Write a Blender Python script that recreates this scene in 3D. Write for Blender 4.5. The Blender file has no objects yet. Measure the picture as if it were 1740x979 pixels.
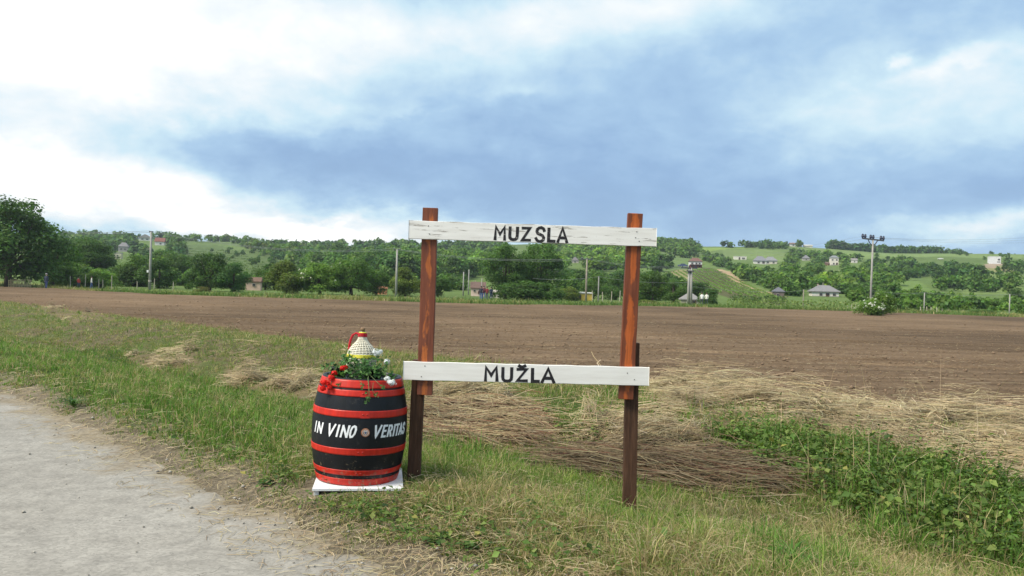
import bpy, bmesh, math, random
import numpy as np
from mathutils import Vector, Matrix, Euler

random.seed(7)
rng = np.random.default_rng(11)
scene = bpy.context.scene
COL = scene.collection
R = math.radians

# ------------------------------------------------------------------ camera
CAM_H = 1.6
F = 1340.0            # focal length in pixels of the 1740 px wide photograph
ROLL = R(1.6)
cam_data = bpy.data.cameras.new("camera")
cam_data.sensor_width = 36.0
cam_data.lens = 36.0 * F / 1740.0
cam_data.clip_start = 0.05
cam_data.clip_end = 9000
cam = bpy.data.objects.new("camera", cam_data)
COL.objects.link(cam)
c_, s_ = math.cos(ROLL), math.sin(ROLL)
cam.matrix_world = Matrix(((c_, -s_, 0, 0), (0, 0, -1, 0), (s_, c_, 0, CAM_H), (0, 0, 0, 1)))
scene.camera = cam

# ------------------------------------------------------------------ colour management / sampling
scene.view_settings.view_transform = 'Standard'
scene.view_settings.look = 'None'
scene.view_settings.exposure = 0.55
scene.view_settings.gamma = 1.0
scene.view_settings.use_curve_mapping = False
scene.cycles.use_denoising = True
scene.cycles.max_bounces = 5
scene.cycles.diffuse_bounces = 4
scene.cycles.transmission_bounces = 3
scene.cycles.use_fast_gi = False

# ------------------------------------------------------------------ world: broken cloud over a daylight sky
SUN_AZ, SUN_EL = R(-118), R(48)      # azimuth from +Y towards +X; soft sun behind cloud, left and a little behind the camera
world = bpy.data.worlds.new("World")
scene.world = world
world.use_nodes = True
wn, wl = world.node_tree.nodes, world.node_tree.links
wn.clear()

class NT:
    """tiny helper for writing node trees"""
    def __init__(s, nodes, links): s.n, s.l = nodes, links
    def put(s, sock, v):
        if isinstance(v, bpy.types.NodeSocket): s.l.new(v, sock)
        elif v is not None: sock.default_value = v
    def math(s, op, a, b=None, c=None, clamp=False):
        nd = s.n.new('ShaderNodeMath'); nd.operation = op; nd.use_clamp = clamp
        s.put(nd.inputs[0], a)
        if b is not None: s.put(nd.inputs[1], b)
        if c is not None: s.put(nd.inputs[2], c)
        return nd.outputs[0]
    def vmath(s, op, a, b=None):
        nd = s.n.new('ShaderNodeVectorMath'); nd.operation = op
        s.put(nd.inputs[0], a)
        if b is not None: s.put(nd.inputs[1], b)
        return nd.outputs[0]
    def noise(s, vec, scale, detail=4, rough=.55, dist=0.0, col=False):
        nd = s.n.new('ShaderNodeTexNoise')
        if vec is not None: s.put(nd.inputs['Vector'], vec)
        nd.inputs['Scale'].default_value = scale; nd.inputs['Detail'].default_value = detail
        nd.inputs['Roughness'].default_value = rough; nd.inputs['Distortion'].default_value = dist
        return nd.outputs['Color' if col else 'Fac']
    def voronoi(s, vec, scale, feature='F1', out='Distance', rand=1.0):
        nd = s.n.new('ShaderNodeTexVoronoi'); nd.feature = feature
        if vec is not None: s.put(nd.inputs['Vector'], vec)
        nd.inputs['Scale'].default_value = scale; nd.inputs['Randomness'].default_value = rand
        return nd.outputs[out]
    def ramp(s, fac, stops, interp='LINEAR'):
        nd = s.n.new('ShaderNodeValToRGB'); cr = nd.color_ramp; cr.interpolation = interp
        while len(cr.elements) < len(stops): cr.elements.new(0.5)
        for e, (p, c) in zip(cr.elements, stops):
            e.position = p
            e.color = (c, c, c, 1) if isinstance(c, (int, float)) else (*c, 1)
        s.put(nd.inputs[0], fac)
        return nd.outputs['Color']
    def mix(s, fac, a, b, mode='MIX'):
        nd = s.n.new('ShaderNodeMix'); nd.data_type = 'RGBA'; nd.blend_type = mode
        s.put(nd.inputs['Factor'], fac)
        for k, v in ((6, a), (7, b)):
            if isinstance(v, tuple): v = (*v, 1) if len(v) == 3 else v
            s.put(nd.inputs[k], v)
        return nd.outputs[2]
    def mapping(s, vec, scale=(1, 1, 1), loc=(0, 0, 0), rot=(0, 0, 0)):
        nd = s.n.new('ShaderNodeMapping')
        s.put(nd.inputs['Vector'], vec)
        nd.inputs['Scale'].default_value = scale; nd.inputs['Location'].default_value = loc; nd.inputs['Rotation'].default_value = rot
        return nd.outputs[0]
    def sep(s, vec):
        nd = s.n.new('ShaderNodeSeparateXYZ'); s.put(nd.inputs[0], vec); return nd.outputs
    def comb(s, x, y, z):
        nd = s.n.new('ShaderNodeCombineXYZ')
        for i, v in enumerate((x, y, z)): s.put(nd.inputs[i], v)
        return nd.outputs[0]
    def attr(s, name, out='Color'):
        nd = s.n.new('ShaderNodeAttribute'); nd.attribute_name = name; return nd.outputs[out]
    def mrange(s, v, a, b, c=0.0, d=1.0, smooth=True):
        nd = s.n.new('ShaderNodeMapRange'); nd.interpolation_type = 'SMOOTHSTEP' if smooth else 'LINEAR'
        s.put(nd.inputs[0], v)
        for i, q in enumerate((a, b, c, d)): nd.inputs[i + 1].default_value = q
        return nd.outputs[0]

def ray(x, y):
    """photograph pixel -> world direction with unit Y"""
    dx, dy = (x - 870.0) / F, (489.5 - y) / F
    return dx * c_ - dy * s_, dx * s_ + dy * c_

def pix_ae(x, y):
    X, Z = ray(x, y)
    return math.atan2(X, 1.0), math.atan2(Z, math.hypot(X, 1.0))

W = NT(wn, wl)
tc = wn.new('ShaderNodeTexCoord').outputs['Generated']
dx_, dy_, dz_ = W.sep(tc)
zc = W.math('MAXIMUM', dz_, 0.0)
den = W.math('ADD', zc, 0.42)
plane = W.comb(W.math('DIVIDE', dx_, den), W.math('DIVIDE', dy_, den), 0.0)      # a cloud sheet overhead
warp = W.noise(plane, 2.6, 6, .62, 0.0, col=True)
wx, wy, wz = W.sep(warp)
az = W.math('ADD', W.math('ARCTAN2', dx_, dy_), W.math('MULTIPLY', W.math('SUBTRACT', wx, .5), .30))
el = W.math('ADD', W.math('ARCSINE', dz_), W.math('MULTIPLY', W.math('SUBTRACT', wy, .5), .12))
# broad cloud masses (azimuth, elevation, half-widths, tilt, brightness)
BLOBS = [((130, 50), 420, 150, 0, .62), ((620, 20), 320, 80, -10, .18), ((1080, 20), 320, 62, 6, .34),
         ((230, 338), 420, 52, -6, .46), ((560, 388), 260, 28, 0, .36), ((0, 265), 180, 55, 0, .22),
         ((1690, 372), 150, 30, 3, .42), ((1650, 180), 300, 90, 10, .20), ((1350, 120), 300, 80, 0, .08), ((480, 252), 260, 44, -6, -.26), ((770, 255), 300, 75, 0, -.08),
         ((1220, 335), 420, 62, 2, -.15), ((900, 178), 95, 18, 5, .12), ((640, 205), 90, 24, -10, .09), ((1640, 112), 90, 15, 8, .20),
         ((1555, 92), 26, 12, 20, .22), ((870, 425), 1300, 22, 0, .05), ((720, 190), 60, 16, 30, .08)]
m = None
for (px, py), hw, hh, tilt, amp in BLOBS:
    a0, e0 = pix_ae(px, py)
    ca, sa = math.cos(R(tilt)), math.sin(R(tilt))
    da = W.math('SUBTRACT', az, a0); de = W.math('SUBTRACT', el, e0)
    p = W.math('MULTIPLY_ADD', da, ca * F / hw, W.math('MULTIPLY', de, sa * F / hw))
    q = W.math('MULTIPLY_ADD', da, -sa * F / hh, W.math('MULTIPLY', de, ca * F / hh))
    r2 = W.math('ADD', W.math('MULTIPLY', p, p), W.math('MULTIPLY', q, q))
    g = W.math('MULTIPLY', W.math('POWER', 2.718, W.math('MULTIPLY', r2, -1.0)), amp)
    m = g if m is None else W.math('ADD', m, g)
fb1 = W.noise(plane, 2.3, 7, .55, .4)
fb2 = W.noise(plane, 7.5, 6, .6, .3)
fb3 = W.noise(plane, 19.0, 5, .6, .2)
fbm = W.math('ADD', W.math('MULTIPLY', W.math('SUBTRACT', fb3, .5), .12), W.math('ADD', W.math('MULTIPLY', W.math('SUBTRACT', fb1, .5), .50), W.math('MULTIPLY', W.math('SUBTRACT', fb2, .5), .36)))
high = W.mrange(dz_, .30, .75, 0.0, .36)             # the sheet thins and brightens overhead, as it does towards the top of the photograph
mask = W.math('ADD', W.math('ADD', W.math('ADD', m, fbm), .31), high)
cloud = W.ramp(mask, [(0.0, (.25, .405, .66)), (.20, (.295, .465, .72)), (.38, (.40, .59, .80)), (.55, (.60, .79, .90)), (.72, (.86, .92, .95)), (.86, (1.0, 1.0, 1.0)), (1.0, (1.0, 1.0, 1.0))])
bright = W.math('MULTIPLY', W.mrange(mask, .7, 1.15, 1.0, 1.45), 10.0)
cloud10 = W.vmath('MULTIPLY', cloud, W.comb(bright, bright, bright))
sky = wn.new('ShaderNodeTexSky')
sky.sky_type = 'NISHITA'; sky.sun_disc = False
sky.sun_elevation = SUN_EL; sky.sun_rotation = SUN_AZ
sky.air_density = 1.0; sky.dust_density = 1.5; sky.ozone_density = 1.0
cover = W.mrange(mask, .12, .40, .82, .96)
skycol = W.mix(cover, sky.outputs[0], cloud10)
bg = wn.new('ShaderNodeBackground')
wl.new(skycol, bg.inputs['Color'])
bg.inputs['Strength'].default_value = 0.074
wo = wn.new('ShaderNodeOutputWorld')
wl.new(bg.outputs[0], wo.inputs['Surface'])

# ------------------------------------------------------------------ sun (veiled by cloud: weak and very soft)
sun_data = bpy.data.lights.new("sun", 'SUN')
sun_data.energy = 3.6
sun_data.angle = R(25)
sun_data.color = (1.0, .93, .80)
sun = bpy.data.objects.new("sun", sun_data)
COL.objects.link(sun)
sd = Vector((math.sin(SUN_AZ) * math.cos(SUN_EL), math.cos(SUN_AZ) * math.cos(SUN_EL), math.sin(SUN_EL)))
sun.rotation_euler = sd.to_track_quat('Z', 'Y').to_euler()
sun.location = (-20, -10, 30)

# ================================================================== helpers
def link(o, parent=None):
    COL.objects.link(o)
    if parent is not None: o.parent = parent
    return o

def tag(o, label=None, cat=None, group=None, kind=None):
    if label: o["label"] = label
    if cat: o["category"] = cat
    if group: o["group"] = group
    if kind: o["kind"] = kind
    return o

def empty(name, loc, rot=(0, 0, 0), label=None, cat=None, group=None):
    o = bpy.data.objects.new(name, None)
    o.empty_display_size = .2
    link(o); o.location = loc; o.rotation_euler = rot
    return tag(o, label, cat, group)

class MB:
    """collects shapes; build() links them as one mesh object"""
    def __init__(s): s.v, s.f, s.m = [], [], []
    def add(s, verts, faces, mi=0):
        b = len(s.v)
        s.v.extend([tuple(v) for v in verts])
        s.f.extend([tuple(i + b for i in f) for f in faces]); s.m.extend([mi] * len(faces))
        return s
    def box(s, c, size, rot=None, mi=0):
        hx, hy, hz = size[0] / 2, size[1] / 2, size[2] / 2
        vs = [Vector((x, y, z)) for x in (-hx, hx) for y in (-hy, hy) for z in (-hz, hz)]
        if rot is not None: vs = [rot @ v for v in vs]
        cc = Vector(c)
        return s.add([v + cc for v in vs], [(0, 1, 3, 2), (4, 6, 7, 5), (0, 4, 5, 1), (2, 3, 7, 6), (0, 2, 6, 4), (1, 5, 7, 3)], mi)
    def tube(s, pts, rad, n=8, mi=0, cap=True, squash=1.0):
        pts = [Vector(p) for p in pts]
        if not isinstance(rad, (list, tuple)): rad = [rad] * len(pts)
        rings = []; up = None
        for i, p in enumerate(pts):
            d = (pts[min(i + 1, len(pts) - 1)] - pts[max(i - 1, 0)])
            if d.length < 1e-9: d = Vector((0, 0, 1))
            d.normalize()
            if up is None: up = Vector((1, 0, 0)) if abs(d.x) < .9 else Vector((0, 1, 0))
            a = (up - d * up.dot(d)).normalized(); b = d.cross(a); up = a
            rings.append([p + (a * math.cos(2 * math.pi * k / n) + b * math.sin(2 * math.pi * k / n) * squash) * rad[i] for k in range(n)])
        vs = [v for r in rings for v in r]; fs = []
        for i in range(len(rings) - 1):
            for k in range(n):
                k2 = (k + 1) % n
                fs.append((i * n + k, i * n + k2, (i + 1) * n + k2, (i + 1) * n + k))
        if cap:
            fs.append(tuple(reversed(range(n)))); fs.append(tuple((len(rings) - 1) * n + k for k in range(n)))
        return s.add(vs, fs, mi)
    def lathe(s, prof, n=32, mi=0, c=(0, 0, 0), closed=False):
        vs = []; fs = []
        for r_, z_ in prof:
            for k in range(n):
                a = 2 * math.pi * k / n
                vs.append((c[0] + r_ * math.cos(a), c[1] + r_ * math.sin(a), c[2] + z_))
        L = len(prof)
        for i in range(L if closed else L - 1):
            j = (i + 1) % L
            for k in range(n):
                k2 = (k + 1) % n
                fs.append((i * n + k, i * n + k2, j * n + k2, j * n + k))
        if not closed:
            fs.append(tuple(reversed(range(n)))); fs.append(tuple((L - 1) * n + k for k in range(n)))
        return s.add(vs, fs, mi)
    def mesh(s, name, mats, smooth=False):
        me = bpy.data.meshes.new(name)
        me.from_pydata(s.v, [], s.f)
        if not isinstance(mats, (list, tuple)): mats = [mats]
        for mt in mats: me.materials.append(mt)
        if len(mats) > 1: me.polygons.foreach_set('material_index', s.m)
        if smooth: me.polygons.foreach_set('use_smooth', [True] * len(s.f))
        me.update()
        return me
    def build(s, name, mats, parent=None, smooth=False, loc=None, rot=None, bevel=0.0):
        o = bpy.data.objects.new(name, s.mesh(name, mats, smooth))
        link(o, parent)
        if loc is not None: o.location = loc
        if rot is not None: o.rotation_euler = rot
        if bevel:
            b = o.modifiers.new('bevel', 'BEVEL'); b.width = bevel; b.segments = 2; b.limit_method = 'ANGLE'; b.angle_limit = R(40)
        return o

def np_mesh(name, verts, faces_n, loops, mats, col=None, smooth=False, mat_idx=None):
    """verts (N,3); faces_n = verts per face (M,); loops flat indices; col (N,3) colour per vertex"""
    me = bpy.data.meshes.new(name)
    me.vertices.add(len(verts)); me.vertices.foreach_set('co', np.asarray(verts, np.float32).ravel())
    me.loops.add(len(loops)); me.loops.foreach_set('vertex_index', np.asarray(loops, np.int32))
    me.polygons.add(len(faces_n))
    st = np.zeros(len(faces_n), np.int32); st[1:] = np.cumsum(faces_n)[:-1]
    me.polygons.foreach_set('loop_start', st)
    if smooth: me.polygons.foreach_set('use_smooth', np.ones(len(faces_n), bool))
    if not isinstance(mats, (list, tuple)): mats = [mats]
    for mt in mats: me.materials.append(mt)
    if mat_idx is not None: me.polygons.foreach_set('material_index', np.asarray(mat_idx, np.int32))
    if col is not None:
        a = me.color_attributes.new('col', 'FLOAT_COLOR', 'POINT')
        c4 = np.ones((len(verts), 4), np.float32); c4[:, :3] = col
        a.data.foreach_set('color', c4.ravel())
    me.update(calc_edges=True)
    return me

def np_obj(name, me, parent=None):
    return link(bpy.data.objects.new(name, me), parent)

def grid_mesh(name, P, mats, col=None, smooth=True):
    """P (a,b,3) grid of points"""
    a, b = P.shape[:2]
    idx = np.arange(a * b).reshape(a, b)
    q = np.stack([idx[:-1, :-1], idx[1:, :-1], idx[1:, 1:], idx[:-1, 1:]], -1).reshape(-1, 4)
    return np_mesh(name, P.reshape(-1, 3), np.full(len(q), 4), q.ravel(), mats, None if col is None else col.reshape(-1, 3), smooth)

# value noise ------------------------------------------------------
def _hash(ix, iy, seed):
    h = (ix.astype(np.int64) * 374761393 + iy.astype(np.int64) * 668265263 + seed * 982451653) & 0xffffffff
    h = ((h ^ (h >> 13)) * 1274126177) & 0xffffffff
    return ((h ^ (h >> 16)) & 0xffffff) / float(0xffffff)

def vnoise(x, y, seed=0):
    x = np.asarray(x, float); y = np.asarray(y, float)
    ix, iy = np.floor(x), np.floor(y); fx, fy = x - ix, y - iy
    fx = fx * fx * (3 - 2 * fx); fy = fy * fy * (3 - 2 * fy)
    a = _hash(ix, iy, seed); b = _hash(ix + 1, iy, seed); c = _hash(ix, iy + 1, seed); d = _hash(ix + 1, iy + 1, seed)
    return (a + (b - a) * fx) * (1 - fy) + (c + (d - c) * fx) * fy

def fbm(x, y, seed=0, o=4):
    t = 0; amp = .5
    for k in range(o):
        t = t + amp * vnoise(x * 2 ** k, y * 2 ** k, seed + k * 17); amp *= .5
    return t

def sstep(a, b, x):
    t = np.clip((np.asarray(x, float) - a) / (b - a), 0, 1)
    return t * t * (3 - 2 * t)

# ------------------------------------------------------------------ the lie of the land
T_ROAD, T_FIELD = 2.70, 11.3
PT = np.array([-50, 2.65, 2.85, 3.1, 3.4, 3.8, 4.4, 4.95, 5.8, 6.6, 7.6, 8.6, 9.6, 11.2, 13, 4000])
PZ = np.array([0, 0, .045, .088, .102, .11, .03, -.08, -.28, -.32, -.12, .05, .08, .03, 0, 0])
RX = np.array([-900, 0, 100, 300, 430, 520, 600, 700, 870, 1120, 1200, 1340, 1480, 1740, 2600])
RP = np.array([40, 64, 66, 68, 72, 58, 66, 68, 76, 86, 84, 88, 82, 84, 60])
R_PHI = np.arctan((RX - 870) / F)

def st(X, Y): return (X - Y) / math.sqrt(2), (X + Y) / math.sqrt(2)
def xy(s, t): return (s + t) / math.sqrt(2), (t - s) / math.sqrt(2)

R_FOOT, R_TOP = 118.0, 640.0
def zfun(X, Y):
    X = np.asarray(X, float); Y = np.asarray(Y, float)
    r = np.hypot(X, Y); phi = np.arctan2(X, Y)
    s, t = st(X, Y)
    z = np.interp(t, PT, PZ)
    wv = sstep(2.75, 3.2, t) * (1 - sstep(11.0, 12.0, t)) * (1 - sstep(60, 120, r))
    near = np.exp(-((X + .1) ** 2 / 5.0 + (Y - 6.0) ** 2 / 1.6) ** 2)
    z = z + wv * (1 - near) * ((fbm(X * .9, Y * .9, 3) - .47) * .16 + (fbm(X * 4, Y * 4, 5, 3) - .44) * .045)
    px = np.interp(phi, R_PHI, RP)
    front = sstep(2.3, 1.2, np.abs(phi))
    zr = (px * np.cos(np.clip(phi, -1, 1)) / F * R_TOP)
    u = np.clip((r - R_FOOT) / (R_TOP - R_FOOT), 0, 1)
    g = u ** 1.45
    rough = (fbm(X / 70, Y / 70, 21, 4) - .47) * 9 * sstep(.08, .45, u) * (1 - .6 * sstep(.75, 1, u))
    zh = (zr * g + rough) * front
    back = np.clip((r - R_TOP) / 3000, 0, 1)
    zh = zh * (1 - .9 * back)
    return z + zh

def zf(X, Y): return float(zfun(np.array([X]), np.array([Y]))[0])

_YS = np.exp(np.linspace(math.log(3.0), math.log(760), 420))
def ground(x, y):
    """where the sight line through photograph pixel (x, y) meets the land"""
    X, Z = ray(x, y)
    h = zfun(X * _YS, _YS); zz = CAM_H + Z * _YS
    hit = np.nonzero(h >= zz)[0]
    if len(hit) == 0:
        d = 600.0
    else:
        i = max(hit[0], 1)
        a = zz[i - 1] - h[i - 1]; b = h[i] - zz[i]
        d = _YS[i - 1] + (_YS[i] - _YS[i - 1]) * (a / (a + b + 1e-12))
    return Vector((X * d, d, zf(X * d, d)))

def at(x, y, Y):
    X, Z = ray(x, y)
    return Vector((X * Y, Y, CAM_H + Z * Y))

def project(X, Y, Z):
    u, w = X / Y, (Z - CAM_H) / Y
    dx = u * c_ + w * s_; dy = -u * s_ + w * c_
    return 870 + dx * F, 489.5 - dy * F

def in_poly(px, py, poly):
    inside = np.zeros(px.shape, bool); n = len(poly); j = n - 1
    for i in range(n):
        xi, yi = poly[i]; xj, yj = poly[j]
        c = ((yi > py) != (yj > py)) & (px < (xj - xi) * (py - yi) / (yj - yi + 1e-12) + xi)
        inside ^= c; j = i
    return inside

def wpoly(pts):
    """photograph outline of a patch of ground -> outline on the ground"""
    return [(v.x, v.y) for v in (ground(*p) for p in pts)]

# ================================================================== materials
def new_mat(name):
    mt = bpy.data.materials.new(name); mt.use_nodes = True
    nt = mt.node_tree; nt.nodes.clear()
    n = NT(nt.nodes, nt.links)
    out = nt.nodes.new('ShaderNodeOutputMaterial')
    return mt, n, out

def principled(n, out, color, rough=.7, spec=.3, bump=None, bstr=.3, bdist=.02, metal=0.0):
    p = n.n.new('ShaderNodeBsdfPrincipled')
    if isinstance(color, tuple): color = (*color[:3], 1)
    n.put(p.inputs['Base Color'], color)
    n.put(p.inputs['Roughness'], rough)
    p.inputs['Specular IOR Level'].default_value = spec
    p.inputs['Metallic'].default_value = metal
    if bump is not None:
        b = n.n.new('ShaderNodeBump'); b.inputs['Strength'].default_value = bstr; b.inputs['Distance'].default_value = bdist
        n.put(b.inputs['Height'], bump); n.l.new(b.outputs[0], p.inputs['Normal'])
    n.l.new(p.outputs[0], out.inputs['Surface'])
    return p

def coords(n, kind='Object'):
    return n.n.new('ShaderNodeTexCoord').outputs[kind]

def simple(name, color, rough=.7, var=.25, scale=6.0, spec=.3, bstr=.15, stretch=(1, 1, 1)):
    mt, n, out = new_mat(name)
    v = n.mapping(coords(n), stretch)
    f = n.noise(v, scale, 5, .6)
    d = tuple(max(0, c * (1 - var)) for c in color); l = tuple(min(1, c * (1 + var)) for c in color)
    col = n.ramp(f, [(.3, d), (.7, l)])
    principled(n, out, col, rough, spec, n.noise(v, scale * 5, 4), bstr, .01)
    return mt

def leaf_mat(name, transl=.38, rough=.55, tint=True):
    mt, n, out = new_mat(name)
    col = n.attr('col')
    if tint:
        oi = n.n.new('ShaderNodeObjectInfo')
        col = n.mix(1.0, col, oi.outputs['Color'], 'MULTIPLY')
    p = n.n.new('ShaderNodeBsdfPrincipled'); n.put(p.inputs['Base Color'], col)
    p.inputs['Roughness'].default_value = rough; p.inputs['Specular IOR Level'].default_value = .25
    t = n.n.new('ShaderNodeBsdfTranslucent')
    n.put(t.inputs['Color'], n.mix(1.0, col, (1.0, 1.1, .6), 'MULTIPLY'))
    mx = n.n.new('ShaderNodeMixShader'); mx.inputs[0].default_value = transl
    n.l.new(p.outputs[0], mx.inputs[1]); n.l.new(t.outputs[0], mx.inputs[2])
    n.l.new(mx.outputs[0], out.inputs['Surface'])
    return mt

M = {}
M['leaf'] = leaf_mat('foliage')
M['grass'] = leaf_mat('grass_blades', .35, .6, False)
M['straw'] = leaf_mat('dry_stems', .15, .6, False)
M['bark'] = simple('bark', (.085, .065, .05), .9, .35, 9, .1, .5, (1, 1, .25))
M['concrete'] = simple('pole_concrete', (.30, .29, .265), .85, .15, 4)
M['polewood'] = simple('pole_timber', (.24, .21, .17), .85, .25, 4)
M['steel'] = simple('dark_steel', (.07, .075, .085), .5, .2, 8, .5)
M['ins'] = simple('insulator_glaze', (.03, .035, .07), .25, .2, 8, .6)
M['wire'] = simple('wire', (.22, .24, .24), .6, .1)
M['soil_dark'] = simple('potting_soil', (.03, .022, .016), .95, .4, 30, .1, .6)

# ================================================================== THE SETTING
def r_near(phi): return T_FIELD * math.sqrt(2) / np.maximum(np.sin(phi) + np.cos(phi), .05)
FAR_X = np.arctan((np.array([-700, -300, 0, 200, 280, 580, 860, 1000, 1120, 1320, 1450, 1740, 2400]) - 870) / F)
FAR_Y = np.array([120, 112, 103, 82, 77, 76, 76, 82, 89, 92, 92, 84, 80.])
def r_far(phi): return np.interp(phi, FAR_X, FAR_Y) / np.cos(phi)

# photograph outlines of differently coloured ground on the hillside
MEADOW = [  # (outline, base colour)
    ([(290, 412), (380, 418), (470, 440), (540, 462), (440, 470), (300, 478)], (.085, .125, .040)),
    ([(1110, 428), (1165, 432), (1170, 460), (1110, 452)], (0.114, 0.165, 0.057)),
    ([(1195, 412), (1260, 410), (1300, 418), (1230, 424), (1190, 428)], (0.172, 0.242, 0.062)),
    ([(1230, 425), (1300, 423), (1345, 436), (1330, 444), (1230, 436)], (0.134, 0.185, 0.062)),
    ([(1340, 416), (1480, 419), (1740, 416), (1740, 440), (1600, 436), (1480, 440), (1380, 432)], (0.144, 0.201, 0.066)),
    ([(1500, 424), (1740, 418), (1740, 426), (1540, 430)], (0.172, 0.216, 0.080)),
    ([(1130, 462), (1205, 455), (1262, 478), (1335, 505), (1335, 520), (1262, 512), (1165, 482)], (.085, .085, .038)),  # vineyard floor, darkened to paint in the shade between the vine rows
    ([(1212, 457), (1228, 458), (1262, 480), (1340, 506), (1310, 503), (1255, 484)], (0.346, 0.250, 0.160)),
    ([(1130, 462), (1165, 458), (1180, 480), (1150, 474)], (0.240, 0.216, 0.107)),
    ([(945, 467), (995, 463), (1010, 478), (960, 485)], (0.201, 0.227, 0.088)),
    ([(1600, 470), (1740, 462), (1740, 500), (1640, 500)], (0.144, 0.196, 0.062)),
    ([(1490, 470), (1560, 478), (1600, 500), (1700, 520), (1740, 530), (1500, 520)], (0.124, 0.185, 0.052)),
    ([(1660, 456), (1740, 452), (1740, 462), (1660, 464)], (0.201, 0.196, 0.080)),
    ([(1680, 446), (1710, 448), (1695, 456), (1670, 454)], (0.301, 0.230, 0.171)),
    ([(1395, 455), (1450, 462), (1400, 476)], (0.163, 0.196, 0.070)),
]
MEADOW_W = [(wpoly(p), c) for p, c in MEADOW]

def ground_material():
    mt, n, out = new_mat('ground_cover')
    v = coords(n)
    c = n.attr('col')
    f = n.noise(v, .35, 6, .65); f2 = n.noise(v, 4.0, 4, .6)
    c = n.mix(1.0, c, n.ramp(f, [(.3, (.72, .78, .70)), (.7, (1.25, 1.2, 1.2))]), 'MULTIPLY')
    c = n.mix(1.0, c, n.ramp(f2, [(.3, .8), (.7, 1.2)]), 'MULTIPLY')
    principled(n, out, c, .95, .1, n.noise(v, 2.2, 6, .7), .6, .25)
    return mt
M['ground'] = ground_material()

def build_ground():
    phi = np.concatenate([np.linspace(-math.pi, R(-44), 60)[:-1], np.linspace(R(-44), R(44), 441), np.linspace(R(44), math.pi, 60)[1:]])
    rr = np.concatenate([np.exp(np.linspace(math.log(.4), math.log(100), 70))[:-1], np.exp(np.linspace(math.log(100), math.log(760), 190))[:-1], np.exp(np.linspace(math.log(760), math.log(6000), 24))])
    PH, RR = np.meshgrid(phi, rr, indexing='ij')
    X, Y = RR * np.sin(PH), RR * np.cos(PH)
    Z = zfun(X, Y)
    s, t = st(X, Y)
    # the road, verge and field sheets lie above it there
    inside = (RR < r_far(np.clip(PH, -1.2, 1.2)) - 3) & (np.abs(PH) < 1.1) & (t > -7) | (RR < 60) & (t > -7) & (t < 12)
    d = np.where(np.abs(PH) < 1.1, r_far(np.clip(PH, -1.2, 1.2)) - RR, 60 - RR)
    Z = Z - .45 * sstep(3, 9, d) * (t > -7.5) * (RR < 110) - .45 * ((t > -7.5) & (t < 12.5) & (RR < 140) & (d <= 3))
    col = np.empty(X.shape + (3,))
    col[:] = (.105, .155, .045)
    lush = fbm(X / 30, Y / 30, 40)[..., None]
    col = col * (.75 + .5 * lush)
    strip = ((RR > r_far(np.clip(PH, -1.2, 1.2)) - 8) & (RR < r_far(np.clip(PH, -1.2, 1.2)) + 26))
    col[strip] = np.array((.17, .20, .06)) * (.8 + .4 * lush[strip])
    band = (RR > r_far(np.clip(PH, -1.2, 1.2)) - 8) & (RR < r_far(np.clip(PH, -1.2, 1.2)) + 5) & (fbm(X / 6, Y / 6, 44) > .42) & (PH > R(-9)) & (PH < R(12))
    col[band] = (.33, .28, .14)
    for poly, c in MEADOW_W:
        mk = in_poly(X, Y, poly) & (RR > 100)
        col[mk] = np.array(c) * (.85 + .3 * lush[mk])
    P = np.stack([X, Y, Z], -1)
    # hard join at phi = +-pi is outside everything the camera could see
    o = np_obj('ground', grid_mesh('ground', P, M['ground'], col)); tag(o, 'green land and hillside rising behind the field', kind='structure')
    return o
build_ground()

# ------------------------------------------------------------------ road
def road_material():
    mt, n, out = new_mat('road_surface')
    v = coords(n)
    big = n.noise(v, .7, 5, .6); mid = n.noise(v, 6, 5, .65)
    grit = n.voronoi(v, 62.0, 'F1', 'Color'); gx = n.sep(grit)[0]
    pebble = n.voronoi(v, 38.0, 'F1', 'Distance')
    base = n.ramp(big, [(.3, (.235, .218, .192)), (.55, (.272, .255, .228)), (.75, (.31, .292, .264))])
    base = n.mix(1.0, base, n.ramp(gx, [(0, .84), (.5, 1.0), (1, 1.13)]), 'MULTIPLY')
    base = n.mix(1.0, base, n.ramp(mid, [(.32, .82), (.6, 1.08)]), 'MULTIPLY')
    spots = n.math('MULTIPLY', n.math('LESS_THAN', pebble, .16), n.math('GREATER_THAN', n.noise(v, 9, 2), .56))
    base = n.mix(n.math('MULTIPLY', spots, .75), base, (.10, .095, .09))
    # trodden earth carried on to the edge of the road
    x, y, z = n.sep(v)
    t = n.math('MULTIPLY', n.math('ADD', x, y), .70711)
    edge = n.math('ADD', t, n.math('MULTIPLY', n.math('SUBTRACT', n.noise(v, 1.6, 6, .7), .5), 1.5))
    dirt = n.mrange(edge, 2.2, 2.72)
    soil = n.ramp(n.noise(v, 22, 5, .7), [(.3, (.13, .105, .07)), (.7, (.30, .25, .18))])
    base = n.mix(dirt, base, soil)
    crack = n.math('MULTIPLY', n.mrange(n.voronoi(n.vmath('ADD', v, n.vmath('SCALE', n.noise(v, 2.5, 4, .6, 0, True))), .55, 'DISTANCE_TO_EDGE'), .0, .008, 1.0, 0.0), n.mrange(n.noise(v, .9, 2), .5, .6))
    base = n.mix(n.math('MULTIPLY', crack, .7), base, (.07, .062, .05))
    principled(n, out, base, .93, .2, n.math('ADD', mid, n.math('MULTIPLY', gx, .12)), .25, .01)
    return mt
M['road'] = road_material()
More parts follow.
